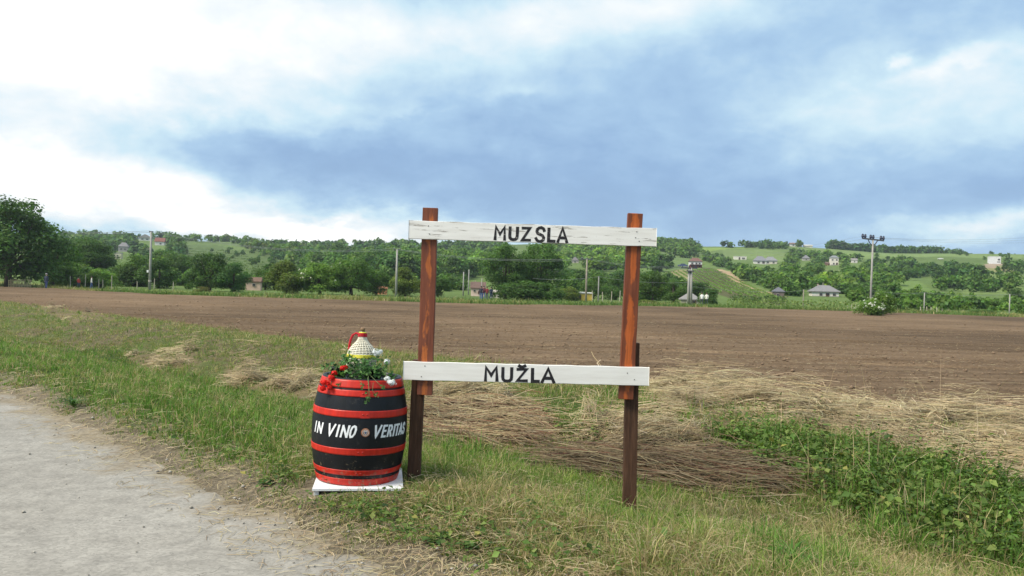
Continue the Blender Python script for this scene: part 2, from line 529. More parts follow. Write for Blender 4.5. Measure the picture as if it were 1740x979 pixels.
def build_road():
    ss = np.concatenate([np.linspace(-85, -14, 120)[:-1], np.linspace(-14, 6, 320)[:-1], np.linspace(6, 30, 30)])
    tt = np.concatenate([np.linspace(-7, 0, 12)[:-1], np.linspace(0, 1, 56)])
    edge = T_ROAD + .10 + (fbm(ss * .8, ss * 0, 61) - .47) * .55 + (fbm(ss * 5, ss * 0, 62) - .47) * .22
    tt = np.linspace(0, 1, 60)
    S = np.repeat(ss[:, None], 60, 1)
    T = -7 + (edge[:, None] + 7) * tt[None, :]
    X, Y = xy(S, T)
    Z = zfun(X, Y) + .012 + (fbm(X * 2, Y * 2, 63) - .47) * .01
    Z[:, -1] -= .03; Z[:, 0] -= .03
    o = np_obj('road', grid_mesh('road', np.stack([X, Y, Z], -1), M['road'])); tag(o, 'pale worn asphalt road with a crumbling earthy edge', kind='structure')
build_road()

# ------------------------------------------------------------------ zones on the verge (outlines taken from the photograph, laid on the ground)
Z_STRAW = [wpoly(p) for p in (
    [(1100, 655), (1300, 665), (1500, 690), (1740, 712), (1800, 760), (1800, 850), (1740, 840), (1640, 795), (1480, 765), (1400, 728), (1250, 738), (1110, 700), (1115, 680)],
    [(890, 722), (1050, 722), (1200, 738), (1270, 748), (1190, 764), (1080, 768), (970, 752)],
    [(390, 622), (470, 635), (560, 648), (600, 672), (520, 684), (450, 668), (370, 642)],
    [(210, 603), (330, 598), (340, 622), (240, 626)],
    [(720, 660), (860, 668), (935, 708), (900, 728), (800, 702), (730, 692)],
    [(60, 525), (140, 520), (200, 545), (120, 552)])]
Z_REED = [wpoly(p) for p in (
    [(722, 688), (860, 688), (935, 728), (915, 768), (760, 748), (722, 722)],
    [(950, 782), (1100, 768), (1335, 786), (1350, 832), (1250, 838), (1100, 820), (985, 812)])]
Z_WEED = [wpoly(p) for p in (
    [(1195, 742), (1330, 742), (1480, 770), (1600, 795), (1740, 838), (1840, 900), (1840, 1000), (1700, 965), (1560, 935), (1440, 880), (1370, 825), (1290, 800)],
    [(935, 728), (1000, 735), (1050, 752), (990, 762)])]
Z_LUSH = [wpoly(p) for p in (
    [(905, 655), (1060, 658), (1215, 682), (1205, 722), (1080, 728), (925, 702)],
    [(-200, 575), (180, 590), (520, 690), (540, 740), (480, 800), (330, 770), (150, 700), (-200, 640)],
    [(740, 745), (860, 770), (900, 800), (780, 790)],
    [(1310, 925), (1420, 900), (1480, 985), (1300, 990)])]
def in_any(X, Y, polys):
    k = np.zeros(np.shape(X), bool)
    for p in polys: k |= in_poly(X, Y, p)
    return k

def verge_material():
    mt, n, out = new_mat('verge_earth')
    v = coords(n)
    c = n.attr('col')
    c = n.mix(1.0, c, n.ramp(n.noise(v, 5, 6, .7), [(.3, .65), (.7, 1.25)]), 'MULTIPLY')
    c = n.mix(1.0, c, n.ramp(n.noise(v, 45, 4, .7), [(.3, .6), (.7, 1.35)]), 'MULTIPLY')
    principled(n, out, c, .95, .1, n.noise(v, 30, 6, .75), .8, .04)
    return mt
M['verge'] = verge_material()
def build_verge():
    q = np.linspace(-1, 1, 520)
    ss = -4.0 + np.sinh(q * 3.6) / math.sinh(3.6) * np.where(q < 0, 78, 18)
    tt = np.linspace(2.45, 11.9, 120)
    S, T = np.meshgrid(ss, tt, indexing='ij')
    X, Y = xy(S, T)
    Z = zfun(X, Y)
    Z = Z + (fbm(X * 9, Y * 9, 71, 3) - .44) * .035 * sstep(2.9, 3.4, T)
    Z[:, 0] -= .12; Z[:, -1] -= .12
    col = np.empty(X.shape + (3,)); col[:] = (.125, .105, .06)
    nz = fbm(X * .8, Y * .8, 72)
    col[nz > .47] = (.10, .115, .04)
    col[in_any(X, Y, Z_LUSH)] = (.06, .085, .022)
    col[in_any(X, Y, Z_STRAW)] = (.17, .135, .075)
    col[in_any(X, Y, Z_REED)] = (.13, .09, .06)
    col[in_any(X, Y, Z_WEED)] = (.05, .055, .02)
    e = (1 - sstep(2.9, 3.5, T + (fbm(X * 2, Y * 2, 73) - .47) * 1.2))[..., None]
    col = col * (1 - e) + np.array((.20, .165, .115)) * e
    o = np_obj('grass_verge', grid_mesh('grass_verge', np.stack([X, Y, Z], -1), M['verge'], col))
    tag(o, 'earth of the roadside verge and shallow ditch', kind='structure')
build_verge()

# ------------------------------------------------------------------ ploughed field
def field_material():
    mt, n, out = new_mat('tilled_soil')
    v = coords(n)
    rowv = n.mapping(v, (.10, 2.4, 1), (0, 0, 0), (0, 0, R(11)))
    streak = n.noise(rowv, .9, 6, .65)
    big = n.noise(v, .05, 4, .55); clod = n.noise(v, 11, 6, .78)
    c = n.ramp(streak, [(.30, (.092, .061, .037)), (.5, (.142, .096, .059)), (.70, (.200, .140, .089))])
    c = n.mix(1.0, c, n.ramp(big, [(.36, .68), (.62, 1.28)]), 'MULTIPLY')
    c = n.mix(1.0, c, n.ramp(clod, [(.3, .6), (.65, 1.3)]), 'MULTIPLY')
    chaff = n.math('GREATER_THAN', n.noise(n.mapping(v, (1, 3.2, 1), (3, 1, 0), (0, 0, R(20))), 9, 3, .7), .69)
    c = n.mix(n.math('MULTIPLY', chaff, .45), c, (.36, .28, .18))
    principled(n, out, c, .97, .08, n.math('ADD', clod, n.math('MULTIPLY', streak, .6)), .9, .055)
    return mt
M['field'] = field_material()
def fieldbump(X, Y):
    return (fbm(X * 4.5, Y * 5.5, 82, 5) - .47) * .042 + (vnoise(X * .3, Y * 2.6, 85) - .5) * .035
def build_field():
    phi = np.linspace(R(-39), R(54), 540)
    rows = 260
    PH = np.repeat(phi[:, None], rows, 1)
    rn, rf = r_near(phi), np.maximum(r_far(phi), r_near(phi) + .5)
    # ragged seam against the grass
    rn = rn * (1 + (fbm(phi * 60, phi * 0, 81) - .47) * .05)
    k = np.linspace(0, 1, rows)[None, :]
    RR = np.exp(np.log(rn)[:, None] * (1 - k) + np.log(rf)[:, None] * k)
    X, Y = RR * np.sin(PH), RR * np.cos(PH)
    Z = zfun(X, Y) + .03
    fd = sstep(0, .04, k) * (1 - sstep(.985, 1, k))
    cr, sr = math.cos(R(11)), math.sin(R(11))
    V = Y * cr + X * sr
    Z = Z + fd * (fieldbump(X, Y) + (vnoise(X * .25, V * 1.9, 83) - .5) * .05 + (vnoise(X * .04, V * .35, 84) - .5) * .10)
    for v0, wd in ((19.5, .14), (21.3, .14), (28.5, .2), (30.6, .2), (43, .3), (45, .3), (60, .45), (63, .45)):
        Z = Z - fd * .10 * np.exp(-((V - v0 - 1.2 * np.sin(X * .03 + v0)) / wd) ** 2)
    Z[:, 0] -= .12; Z[:, -1] -= .25
    o = np_obj('ploughed_field', grid_mesh('ploughed_field', np.stack([X, Y, Z], -1), M['field']))
    tag(o, 'wide bare brown ploughed field', kind='structure')
build_field()

# clods and chaff on the near part of the field
def scatter_polar(n, r0, r1, a0, a1, g=rng):
    ph = g.uniform(a0, a1, n); r = np.exp(g.uniform(math.log(r0), math.log(r1), n))
    return r * np.sin(ph), r * np.cos(ph), r

M['clod'] = simple('soil_clod', (.185, .128, .084), .97, .4, 3, .08, .6)
def build_clods():
    X, Y, r = scatter_polar(30000, 12, 75, R(-38), R(46))
    s, t = st(X, Y)
    k = (t > T_FIELD + .1) & (r < r_far(np.arctan2(X, Y)) - 2) & (rng.random(len(X)) < np.clip(30 / r, .2, 1))
    X, Y, r = X[k], Y[k], r[k]
    n = len(X)
    oct_ = np.array([(1, 0, 0), (0, 1, 0), (-1, 0, 0), (0, -1, 0), (0, 0, .8), (0, 0, -.4)], float)
    tri = np.array([(0, 1, 4), (1, 2, 4), (2, 3, 4), (3, 0, 4), (1, 0, 5), (2, 1, 5), (3, 2, 5), (0, 3, 5)])
    size = rng.gamma(1.6, .0055, n) * (1 + r / 80) + .004
    V = oct_[None] * (1 + rng.uniform(-.45, .45, (n, 6, 3))) * size[:, None, None]
    a = rng.uniform(0, 6.28, n); ca, sa = np.cos(a)[:, None], np.sin(a)[:, None]
    V = np.stack([V[..., 0] * ca - V[..., 1] * sa, V[..., 0] * sa + V[..., 1] * ca, V[..., 2]], -1)
    zz = zfun(X, Y) + .03 + fieldbump(X, Y) + (vnoise(X * .25, (Y * math.cos(R(11)) + X * math.sin(R(11))) * 1.9, 83) - .5) * .05 + (vnoise(X * .04, (Y * math.cos(R(11)) + X * math.sin(R(11))) * .35, 84) - .5) * .10
    V += np.stack([X, Y, zz + size * .25], -1)[:, None]
    L = (tri[None] + (np.arange(n) * 6)[:, None, None]).reshape(-1)
    me = np_mesh('soil_clods', V.reshape(-1, 3), np.full(n * 8, 3), L, M['clod'])
    tag(np_obj('soil_clods', me), 'loose brown clods lying on the ploughed field', 'soil', kind='stuff')
build_clods()

M['pebble'] = simple('pebble', (.30, .275, .235), .9, .45, 9, .2, .3)
def build_gravel():
    X, Y, r = scatter_polar(9000, 3.4, 22, R(-40), R(12))
    s, t = st(X, Y)
    k = rng.random(len(X)) < (.55 * np.exp(-((t - 2.75) / .33) ** 2) + .05 * (t < 2.7))
    X, Y, r = X[k], Y[k], r[k]; n = len(X)
    oct_ = np.array([(1, 0, 0), (0, 1, 0), (-1, 0, 0), (0, -1, 0), (0, 0, .7), (0, 0, -.4)], float)
    tri = np.array([(0, 1, 4), (1, 2, 4), (2, 3, 4), (3, 0, 4), (1, 0, 5), (2, 1, 5), (3, 2, 5), (0, 3, 5)])
    size = rng.gamma(2.0, .0026, n) + .002
    V = oct_[None] * (1 + rng.uniform(-.4, .4, (n, 6, 3))) * size[:, None, None] + np.stack([X, Y, zfun(X, Y) + .014 + size * .3], -1)[:, None]
    L = (tri[None] + (np.arange(n) * 6)[:, None, None]).reshape(-1)
    tag(np_obj('loose_gravel', np_mesh('loose_gravel', V.reshape(-1, 3), np.full(n * 8, 3), L, M['pebble'])), 'loose gravel scattered along the road edge', 'gravel', kind='stuff')
build_gravel()

# ================================================================== LOW VEGETATION
def blade_mesh(name, X, Y, Z, h, w, lean, az, col, mat, curve=1.0, segs=2):
    """one bent tapering blade per point"""
    n = len(X)
    d = np.stack([np.sin(az), np.cos(az), np.zeros(n)], -1)
    face = rng.uniform(0, 6.28, n)
    side = np.stack([np.cos(face), np.sin(face), np.zeros(n)], -1)
    base = np.stack([X, Y, Z], -1)
    rows = []
    for k in range(segs + 1):
        u = k / segs
        c = base + d * (h * lean * u ** (1 + curve))[:, None] + np.stack([np.zeros(n), np.zeros(n), h * u * (1 - .35 * np.minimum(lean, 1.5) * u)], -1)
        if k < segs:
            ww = (w * (1 - .35 * u))[:, None] * .5
            rows += [c - side * ww, c + side * ww]
        else:
            rows.append(c)
    V = np.stack(rows, 1)                      # n, 2*segs+1, 3
    nv = V.shape[1]
    fl, fn = [], []
    b = (np.arange(n) * nv)[:, None]
    quads = [np.array([2 * k, 2 * k + 1, 2 * k + 3, 2 * k + 2]) for k in range(segs - 1)]
    per = np.concatenate(quads + [np.array([2 * (segs - 1), 2 * (segs - 1) + 1, 2 * segs])])
    L = (per[None] + b).ravel()
    fn = np.tile(np.array([4] * (segs - 1) + [3]), n)
    C = np.repeat(col[:, None, :], nv, 1).reshape(-1, 3)
    return np_mesh(name, V.reshape(-1, 3), fn, L, mat, C)

def pick(n, table):
    """table rows: weight, colour -> (n,3) colours with a little spread"""
    w = np.array([t[0] for t in table], float); w /= w.sum()
    c = np.array([t[1] for t in table], float)
    k = rng.choice(len(table), n, p=w)
    return c[k] * rng.uniform(.75, 1.25, (n, 1)) * rng.uniform(.93, 1.07, (n, 3))

GREEN = [(3, (.155, .245, .040)), (2, (.105, .195, .032)), (2, (.235, .295, .065)), (.5, (.07, .13, .026))]
LUSHG = [(3, (.120, .235, .036)), (2, (.085, .18, .028)), (2, (.18, .285, .052))]
DRY = [(3, (.42, .335, .175)), (2, (.32, .25, .13)), (1.5, (.27, .27, .09)), (1, (.50, .41, .24))]
STRAWC = [(3, (.46, .37, .22)), (2, (.37, .285, .155)), (1, (.56, .47, .30)), (.8, (.24, .17, .09))]
REEDC = [(2, (.30, .20, .11)), (2.4, (.42, .32, .18)), (.8, (.18, .10, .06)), (1.4, (.50, .41, .25)), (.35, (.26, .10, .055))]

BARREL = (-1.144, 6.03)
def clear_of_things(X, Y):
    """no blade grows through the barrel stand"""
    return (np.abs(X - BARREL[0]) > .36) | (np.abs(Y - 5.92) > .36)

def build_grass():
    X, Y, r = scatter_polar(150000, 3.6, 95, R(-41), R(44))
    s, t = st(X, Y)
    patch = fbm(X * 1.1, Y * 1.1, 90); fine = fbm(X * 4, Y * 4, 91); big = fbm(X * .45, Y * .45, 92)
    straw, reed, weed, lush = (in_any(X + (fine - .47) * .8, Y + (patch - .47) * .8, z) for z in (Z_STRAW, Z_REED, Z_WEED, Z_LUSH))
    edge = sstep(2.62, 3.25, t + (fbm(X * 2.2, Y * 2.2, 73) - .47) * 1.3)
    end = 1 - sstep(T_FIELD - .7, T_FIELD + .3, t + (fbm(X * 1.5, Y * 1.5, 93) - .47) * 1.4)
    p = np.maximum(edge, .10 * (t > 2.62)) * end * (.35 + 1.2 * fine)
    p = np.maximum(p, .75 * np.exp(-((X + 1.12) ** 2 + (Y - 5.55) ** 2) / .30))
    p = np.where(straw, p * np.where(patch > .48, .75, .25), p); p = np.where(reed, p * .45, p); p = np.where(weed, p * 1.8, p)
    k = (rng.random(len(X)) < np.clip(p, 0, 1)) & clear_of_things(X, Y) & (t > 2.6) & (t < T_FIELD + .3)
    X, Y, r, s, t, patch, fine, big, straw, reed, weed, lush = (a[k] for a in (X, Y, r, s, t, patch, fine, big, straw, reed, weed, lush))
    n = len(X)
    # share of dry tufts
    dry = np.clip(.60 + (patch - .47) * 2.6 + (big - .47) * 1.6, .05, .95)
    dry = dry * (1 - .30 * sstep(-3.5, -8, s))
    dry = np.where(lush, dry * .60, dry); dry = np.where(weed, .10, dry); dry = np.where(straw, .45, dry)
    dry = np.where((t > 8.6) & ~weed, np.maximum(dry, .60), dry)
    isdry = rng.random(n) < dry
    col = np.where(isdry[:, None], pick(n, DRY), np.where((lush | weed)[:, None], pick(n, LUSHG), pick(n, GREEN)))
    h = rng.gamma(4, .021, n) * (.6 + .85 * fine)
    h = np.where(lush, h * 1.15, h); h = np.where(weed, h * 1.8, h)
    for xs in (-.76, .91): h *= 1 - .72 * np.exp(-((X - xs) ** 2 + (Y - 5.9) ** 2) / .07)
    h *= 1 + .5 * sstep(7, 13, t) * ~straw
    h = np.clip(h * sstep(2.4, 3.5, t) + .02, .02, .5)
    per = 7
    m = n * per
    rep = lambda a: np.repeat(a, per, 0)
    oa = rng.uniform(0, 6.28, m); od = np.abs(rng.normal(0, 1, m)) * (.012 + .10 * rep(h) + .004 * rep(r) / 4)
    BX, BY = rep(X) + np.cos(oa) * od, rep(Y) + np.sin(oa) * od
    hh = rep(h) * rng.uniform(.45, 1.15, m)
    # some dry blades in green tufts and the other way round
    cc = rep(col) * rng.uniform(.8, 1.2, (m, 1)); sw = rng.random(m) < .22
    cc[sw] = np.where(rep(isdry)[sw][:, None], pick(int(sw.sum()), GREEN), pick(int(sw.sum()), DRY))
    w = (.0030 + .0014 * rng.random(m)) * (1 + rep(r) / 15.0) * np.where(rep(weed | lush), 1.25, 1)
    lean = np.abs(rng.normal(.55, .4, m)) + np.where(rep(isdry), .3, 0)
    az = math.pi / 2 - oa + rng.normal(0, .7, m)
    ok = clear_of_things(BX, BY)
    BX, BY, hh, w, lean, az, cc = (a[ok] for a in (BX, BY, hh, w, lean, az, cc))
    s, t = st(BX, BY)
    zz = zfun(BX, BY) + (fbm(BX * 9, BY * 9, 71, 3) - .44) * .035 * sstep(2.9, 3.4, t) - .008
    print('grass blades', len(BX))
    me = blade_mesh('verge_grass', BX, BY, zz, hh, w, lean, az, cc, M['grass'])
    tag(np_obj('verge_grass', me), 'mown mix of green and yellowed grass on the verge', 'grass', kind='stuff')
build_grass()

def stems(X, Y, z0, length, w, az, sag, col, mat, name, pitch=None, segs=3):
    """lying stalks: flat ribbons with a slight arch"""
    n = len(X)
    d = np.stack([np.sin(az), np.cos(az)], -1)
    sd_ = np.stack([d[:, 1], -d[:, 0]], -1)
    bend = rng.normal(0, .10, n)
    rows = []
    for k in range(segs + 1):
        u = k / segs - .5
        px = X + d[:, 0] * length * u + sd_[:, 0] * bend * length * (u * u * 4 - 1)
        py = Y + d[:, 1] * length * u + sd_[:, 1] * bend * length * (u * u * 4 - 1)
        gz = zfun(px, py)
        pz = gz + z0 + sag * (1 - 4 * u * u) + (pitch * u * length if pitch is not None else 0)
        pz = np.maximum(pz, gz + .004)
        off = np.stack([sd_[:, 0] * w * .5, sd_[:, 1] * w * .5, np.zeros(n)], -1)
        up = np.stack([np.zeros(n), np.zeros(n), w * .45], -1)
        c = np.stack([px, py, pz], -1)
        rows += [c - off, c + up, c + off]
    V = np.stack(rows, 1); nv = V.shape[1]
    per = np.concatenate([np.array([3 * k + e, 3 * k + e + 1, 3 * k + e + 4, 3 * k + e + 3]) for k in range(segs) for e in (0, 1)])
    L = (per[None] + (np.arange(n) * nv)[:, None]).ravel()
    C = np.repeat(col[:, None, :], nv, 1).reshape(-1, 3)
    return np_mesh(name, V.reshape(-1, 3), np.full(n * segs * 2, 4), L, mat, C)

def poly_scatter(poly, n, grow=.3):
    p = np.array(poly); lo, hi = p.min(0) - grow, p.max(0) + grow
    X = rng.uniform(lo[0], hi[0], n); Y = rng.uniform(lo[1], hi[1], n)
    jx = X + (fbm(X * 2, Y * 2, 95) - .47) * grow * 2.4; jy = Y + (fbm(X * 2, Y * 2, 96) - .47) * grow * 2.4
    k = in_poly(jx, jy, poly)
    return X[k], Y[k]

FLOW = R(135)      # stalks lie roughly along the ditch
def bundles(X, Y, az, per, length, spread, lift, tint, table, width, name, jit=.16, arch=.05, segs=2):
    """swathes of stalks: each point gets a bundle that lies in one direction"""
    n = len(X); m = n * per
    rep = lambda a: np.repeat(a, per)
    d = np.stack([np.sin(az), np.cos(az)], -1); sd_ = np.stack([d[:, 1], -d[:, 0]], -1)
    a, b = rng.normal(0, 1, m) * rep(length) * .30, rng.normal(0, 1, m) * rep(spread)
    BX = rep(X) + rep(d[:, 0]) * a + rep(sd_[:, 0]) * b; BY = rep(Y) + rep(d[:, 1]) * a + rep(sd_[:, 1]) * b
    r = np.hypot(BX, BY)
    prof = np.exp(-(b / (rep(spread) * 1.3)) ** 2)
    z0 = rep(lift) * prof * rng.uniform(.1, 1, m) + .006
    L = rep(length) * rng.uniform(.5, 1.35, m)
    az2 = rep(az) + rng.normal(0, jit, m) + np.where(rng.random(m) < .16, rng.uniform(-1.5, 1.5, m), 0)
    col = pick(m, table) * rep(tint)[:, None]
    return stems(BX, BY, z0, L, width * rng.uniform(.7, 1.4, m) * (1 + r / 22), az2, rng.uniform(-.2, 1, m) * arch * L, col, M['straw'], name, rng.normal(0, .09, m), segs)

def build_straw():
    Xs, Ys = [], []
    for poly, n in zip(Z_STRAW, (2400, 520, 420, 190, 380, 130)):
        a, b = poly_scatter(poly, n, .22 if n in (520, 380) else .40)
        Xs.append(a); Ys.append(b)
    X, Y = np.concatenate(Xs), np.concatenate(Ys)
    cov = fbm(X * 1.6, Y * 2.2, 97)
    keep = (np.abs(np.arctan2(X, Y)) < R(42)) & (rng.random(len(X)) < sstep(.38, .58, cov))
    X, Y, cov = X[keep], Y[keep], cov[keep]; n = len(X)
    az = FLOW + (fbm(X * 1.1, Y * 1.1, 98) - .47) * 5.0 + rng.normal(0, .55, n)
    lift = rng.gamma(2, .054, n) * (.4 + 1.6 * sstep(.4, .6, cov)) + .015
    print('straw bundles', n)
    me = bundles(X, Y, az, 44, rng.uniform(.13, .46, n), rng.uniform(.03, .10, n), lift, rng.uniform(.45, 1.08, n), STRAWC, .0046, 'straw_mat', .30, .09)
    tag(np_obj('straw_mat', me), 'flattened pale straw and cut dry grass matted along the ditch', 'straw', kind='stuff')
    # loose litter on the mown grass and at the road edge, chaff on the field
    X, Y, r = scatter_polar(110000, 3.6, 45, R(-40), R(42))
    s, t = st(X, Y)
    near_edge = np.exp(-((t - 2.95) / .38) ** 2)
    p = np.where(t < T_FIELD, .10 + .42 * near_edge + .35 * (fbm(X * 1.1, Y * 1.1, 90) - .42), .10)
    k = (rng.random(len(X)) < p) & (t > 2.15) & clear_of_things(X, Y)
    X, Y, r, t = X[k], Y[k], r[k], t[k]; n = len(X)
    z0 = np.where(t < 3.1, .016, rng.uniform(.01, .07, n)); z0 = np.where(t > T_FIELD, .045, z0)
    L = (rng.gamma(2.2, .035, n) + .02) * np.where(t > T_FIELD, .9, 1)
    me = stems(X, Y, z0, L, (.0022 + .0016 * rng.random(n)) * (1 + r / 22), rng.uniform(0, 6.28, n), rng.uniform(0, .015, n), pick(n, STRAWC) * .85, M['straw'], 'straw_litter', None, 2)
    tag(np_obj('straw_litter', me), 'loose straw and dry stalks strewn at the road edge', 'straw', kind='stuff')
build_straw()

def build_reeds():
    labels = ['heap of cut brown reed stalks right behind the left sign post', 'heap of cut brown reed stalks lying behind and right of the right sign post']
    for poly, n, lab, tint in zip(Z_REED, (130, 120), labels, (.72, .42)):
        X, Y = poly_scatter(poly, n * 4, .2); X, Y = X[:n], Y[:n]; n = len(X)
        az = R(116) + (fbm(X * .9, Y * .9, 101) - .47) * 1.6 + rng.normal(0, .22, n)
        me = bundles(X, Y, az, 15, rng.uniform(.4, .85, n), rng.uniform(.05, .14, n), rng.gamma(2, .05, n) + .03, tint * rng.uniform(.6, 1.2, n), REEDC, .0058, 'reed_heap', .13, .06, 3)
        tag(np_obj('reed_heap', me), lab, 'reeds', 'heaps of cut reeds in the ditch')
build_reeds()

def leaf_cloud(name, P, nrm, size, col, mat, aspect=.6):
    """one folded pointed leaf per point: P position, nrm normal"""
    n = len(P)
    nrm = nrm / np.linalg.norm(nrm, axis=1, keepdims=True)
    a = rng.normal(0, 1, (n, 3)); a -= nrm * (a * nrm).sum(1, keepdims=True); a /= np.linalg.norm(a, axis=1, keepdims=True)
    b = np.cross(nrm, a)
    s = size[:, None]
    v0 = P - a * s * .5
    v1 = P - b * s * .5 * aspect + nrm * s * .10 - a * s * .05
    v2 = P + a * s * .55 - nrm * s * .08
    v3 = P + b * s * .5 * aspect + nrm * s * .10 - a * s * .05
    V = np.stack([v0, v1, v2, v3], 1)
    per = np.array([0, 1, 2, 0, 2, 3])
    L = (per[None] + (np.arange(n) * 4)[:, None]).ravel()
    C = np.repeat(col[:, None, :], 4, 1).reshape(-1, 3)
    return np_mesh(name, V.reshape(-1, 3), np.full(n * 2, 3), L, mat, C)

def build_weeds():
    Xs, Ys = [], []
    for poly, n in zip(Z_WEED, (3000, 400)):
        a, b = poly_scatter(poly, n, .25); Xs.append(a); Ys.append(b)
    # scattered broad-leaved weeds elsewhere in the ditch and at the road edge
    for (px, py, sp, k) in [(455, 825, .22, 60), (540, 850, .25, 70), (850, 880, .5, 50), (640, 900, .3, 50), (560, 840, .2, 40), (430, 690, .5, 60), (360, 610, .8, 120), (120, 575, 1.2, 120), (1310, 730, .4, 60), (330, 790, .3, 40), (60, 650, .4, 30), (480, 870, .25, 40), (700, 940, .3, 60), (590, 870, .25, 50), (250, 740, .3, 40), (900, 960, .35, 50), (760, 900, .3, 30), (250, 590, 1.0, 120)]:
        g = ground(px, py); Xs.append(rng.normal(g.x, sp, k)); Ys.append(rng.normal(g.y, sp, k))
    X, Y = np.concatenate(Xs), np.concatenate(Ys)
    s, t = st(X, Y)
    k = (t > 2.85) & ((np.abs(X - BARREL[0]) > .46) | (np.abs(Y - 5.92) > .46)); X, Y, t = X[k], Y[k], t[k]
    n = len(X); h = rng.gamma(3, .048, n) * np.where(t > 4.8, 1, .35) + .03
    big = in_any(X, Y, Z_WEED)
    P, N, S, C = [], [], [], []
    zz = zfun(X, Y)
    for j in range(12):
        u = rng.random(n) ** .6
        off = rng.normal(0, .055, (n, 2)) * np.where(big, 1, .6)[:, None]
        P.append(np.stack([X + off[:, 0], Y + off[:, 1], zz + h * u + .01], -1))
        N.append(np.stack([off[:, 0] * 6, off[:, 1] * 6, np.ones(n)], -1) + rng.normal(0, .35, (n, 3)))
        S.append((.014 + .055 * rng.random(n) ** 3) * np.where(big, 1.25, .8))
        C.append(pick(n, [(3, (.085, .145, .030)), (2, (.12, .185, .04)), (1.3, (.18, .24, .06)), (.5, (.05, .09, .025)), (.25, (.30, .28, .08))]))
    me = leaf_cloud('broadleaf_weeds', np.concatenate(P), np.concatenate(N), np.concatenate(S), np.concatenate(C), M['grass'], .75)
    tag(np_obj('broadleaf_weeds', me), 'dense green broad leaved weeds filling the ditch', 'weeds', kind='stuff')
    X, Y = poly_scatter(Z_WEED[0], 1500, .2); n = len(X); h = rng.gamma(5, .052, n) + .05; zz = zfun(X, Y)
    keep = fbm(X * 2, Y * 2, 140) > .44; X, Y, h, zz = X[keep], Y[keep], h[keep], zz[keep]; n = len(X)
    P, N, S, C = [], [], [], []
    for j in range(14):
        u = (j + 1) / 14; a_ = j * 2.4 + rng.uniform(0, 6.28, n) * .15; rr = .035 * (1.25 - u)
        P.append(np.stack([X + np.cos(a_) * rr + h * u * .12, Y + np.sin(a_) * rr, zz + h * u], -1))
        N.append(np.stack([np.cos(a_) * .5, np.sin(a_) * .5, np.ones(n)], -1) + rng.normal(0, .25, (n, 3)))
        S.append((.075 - .04 * u) * rng.uniform(.6, 1.2, n)); C.append(pick(n, [(3, (.10, .19, .035)), (2, (.15, .24, .05)), (1, (.07, .13, .03))]))
    me = leaf_cloud('nettles', np.concatenate(P), np.concatenate(N), np.concatenate(S), np.concatenate(C), M['grass'], .42)
    tag(np_obj('nettles', me), 'upright narrow leaved nettles standing among the ditch weeds', 'weeds', kind='stuff')
build_weeds()

def build_stalks():
    Xs, Ys = [], []
    for poly, n in ((Z_WEED[0], 420), (Z_STRAW[0], 420), (Z_STRAW[1], 60), (Z_LUSH[0], 90)):
        a, b = poly_scatter(poly, n, .3); Xs.append(a); Ys.append(b)
    X, Y = np.concatenate(Xs), np.concatenate(Ys); n = len(X)
    me = blade_mesh('dry_stalks', X, Y, zfun(X, Y), rng.gamma(4, .085, n) + .08, .0035 + .003 * rng.random(n), np.abs(rng.normal(.5, .45, n)), rng.uniform(0, 6.28, n), pick(n, STRAWC), M['straw'], .8, 3)
    tag(np_obj('dry_stalks', me), 'thin upright dry stalks standing in the weeds and straw', 'stalks', kind='stuff')
build_stalks()

# single plants one can point at
def rosette(px, py, nl, ln, wd, label, name='weed_rosette', upright=.5, cat='weed', cols=None):
    g = ground(px, py)
    mb_v, mb_c, loops, fn = [], [], [], []
    for k in range(nl):
        a = 6.283 * k / nl + random.uniform(-.3, .3); l = ln * random.uniform(.6, 1.1); up = upright * random.uniform(.5, 1.4)
        d = Vector((math.cos(a), math.sin(a), 0)); sd_ = Vector((-d.y, d.x, 0)); b = len(mb_v)
        c = Vector(random.choice(cols or [(.06, .13, .03), (.045, .10, .025), (.085, .16, .04)])) * random.uniform(.85, 1.15)
        for u, w in ((0, .25), (.3, .8), (.65, 1), (.88, .6), (1, .05)):
            p = d * l * u * math.cos(up * (1 - .5 * u)) + Vector((0, 0, l * math.sin(up) * u * (1.15 - .75 * u) + .01))
            mb_v += [p - sd_ * wd * w / 2 + Vector((0, 0, wd * .15 * w)), p, p + sd_ * wd * w / 2 + Vector((0, 0, wd * .15 * w))]
        mb_c += [c] * 15
        for q in range(4):
            for e in (0, 1):
                loops += [b + q * 3 + e, b + q * 3 + e + 1, b + q * 3 + e + 4, b + q * 3 + e + 3]; fn.append(4)
    me = np_mesh(name, np.array([tuple(v) for v in mb_v]), np.array(fn), np.array(loops), M['grass'], np.array([tuple(c) for c in mb_c]))
    o = np_obj(name, me); o.location = g
    return tag(o, label, cat)
rosette(738, 922, 26, .13, .028, 'flat green leaf rosette by the road edge, right below the barrel stand', upright=.45)
rosette(688, 905, 22, .09, .016, 'small spiky green rosette left of the bigger flat rosette', upright=.6)
rosette(800, 935, 22, .11, .02, 'dark green tuft of weeds right of the flat leaf rosette', upright=.8)
rosette(125, 694, 34, .24, .022, 'tall tuft of broad bladed green grass beside the road on the left', 'grass_tuft', 1.15, 'grass tuft')
rosette(1345, 960, 60, .22, .010, 'fresh green grass clump at the bottom edge on the right', 'grass_tuft', 1.2, 'grass tuft', [(.09, .20, .03), (.07, .16, .025)])
rosette(452, 824, 16, .08, .035, 'low broad leaved weed at the road edge left of the barrel', upright=.4)

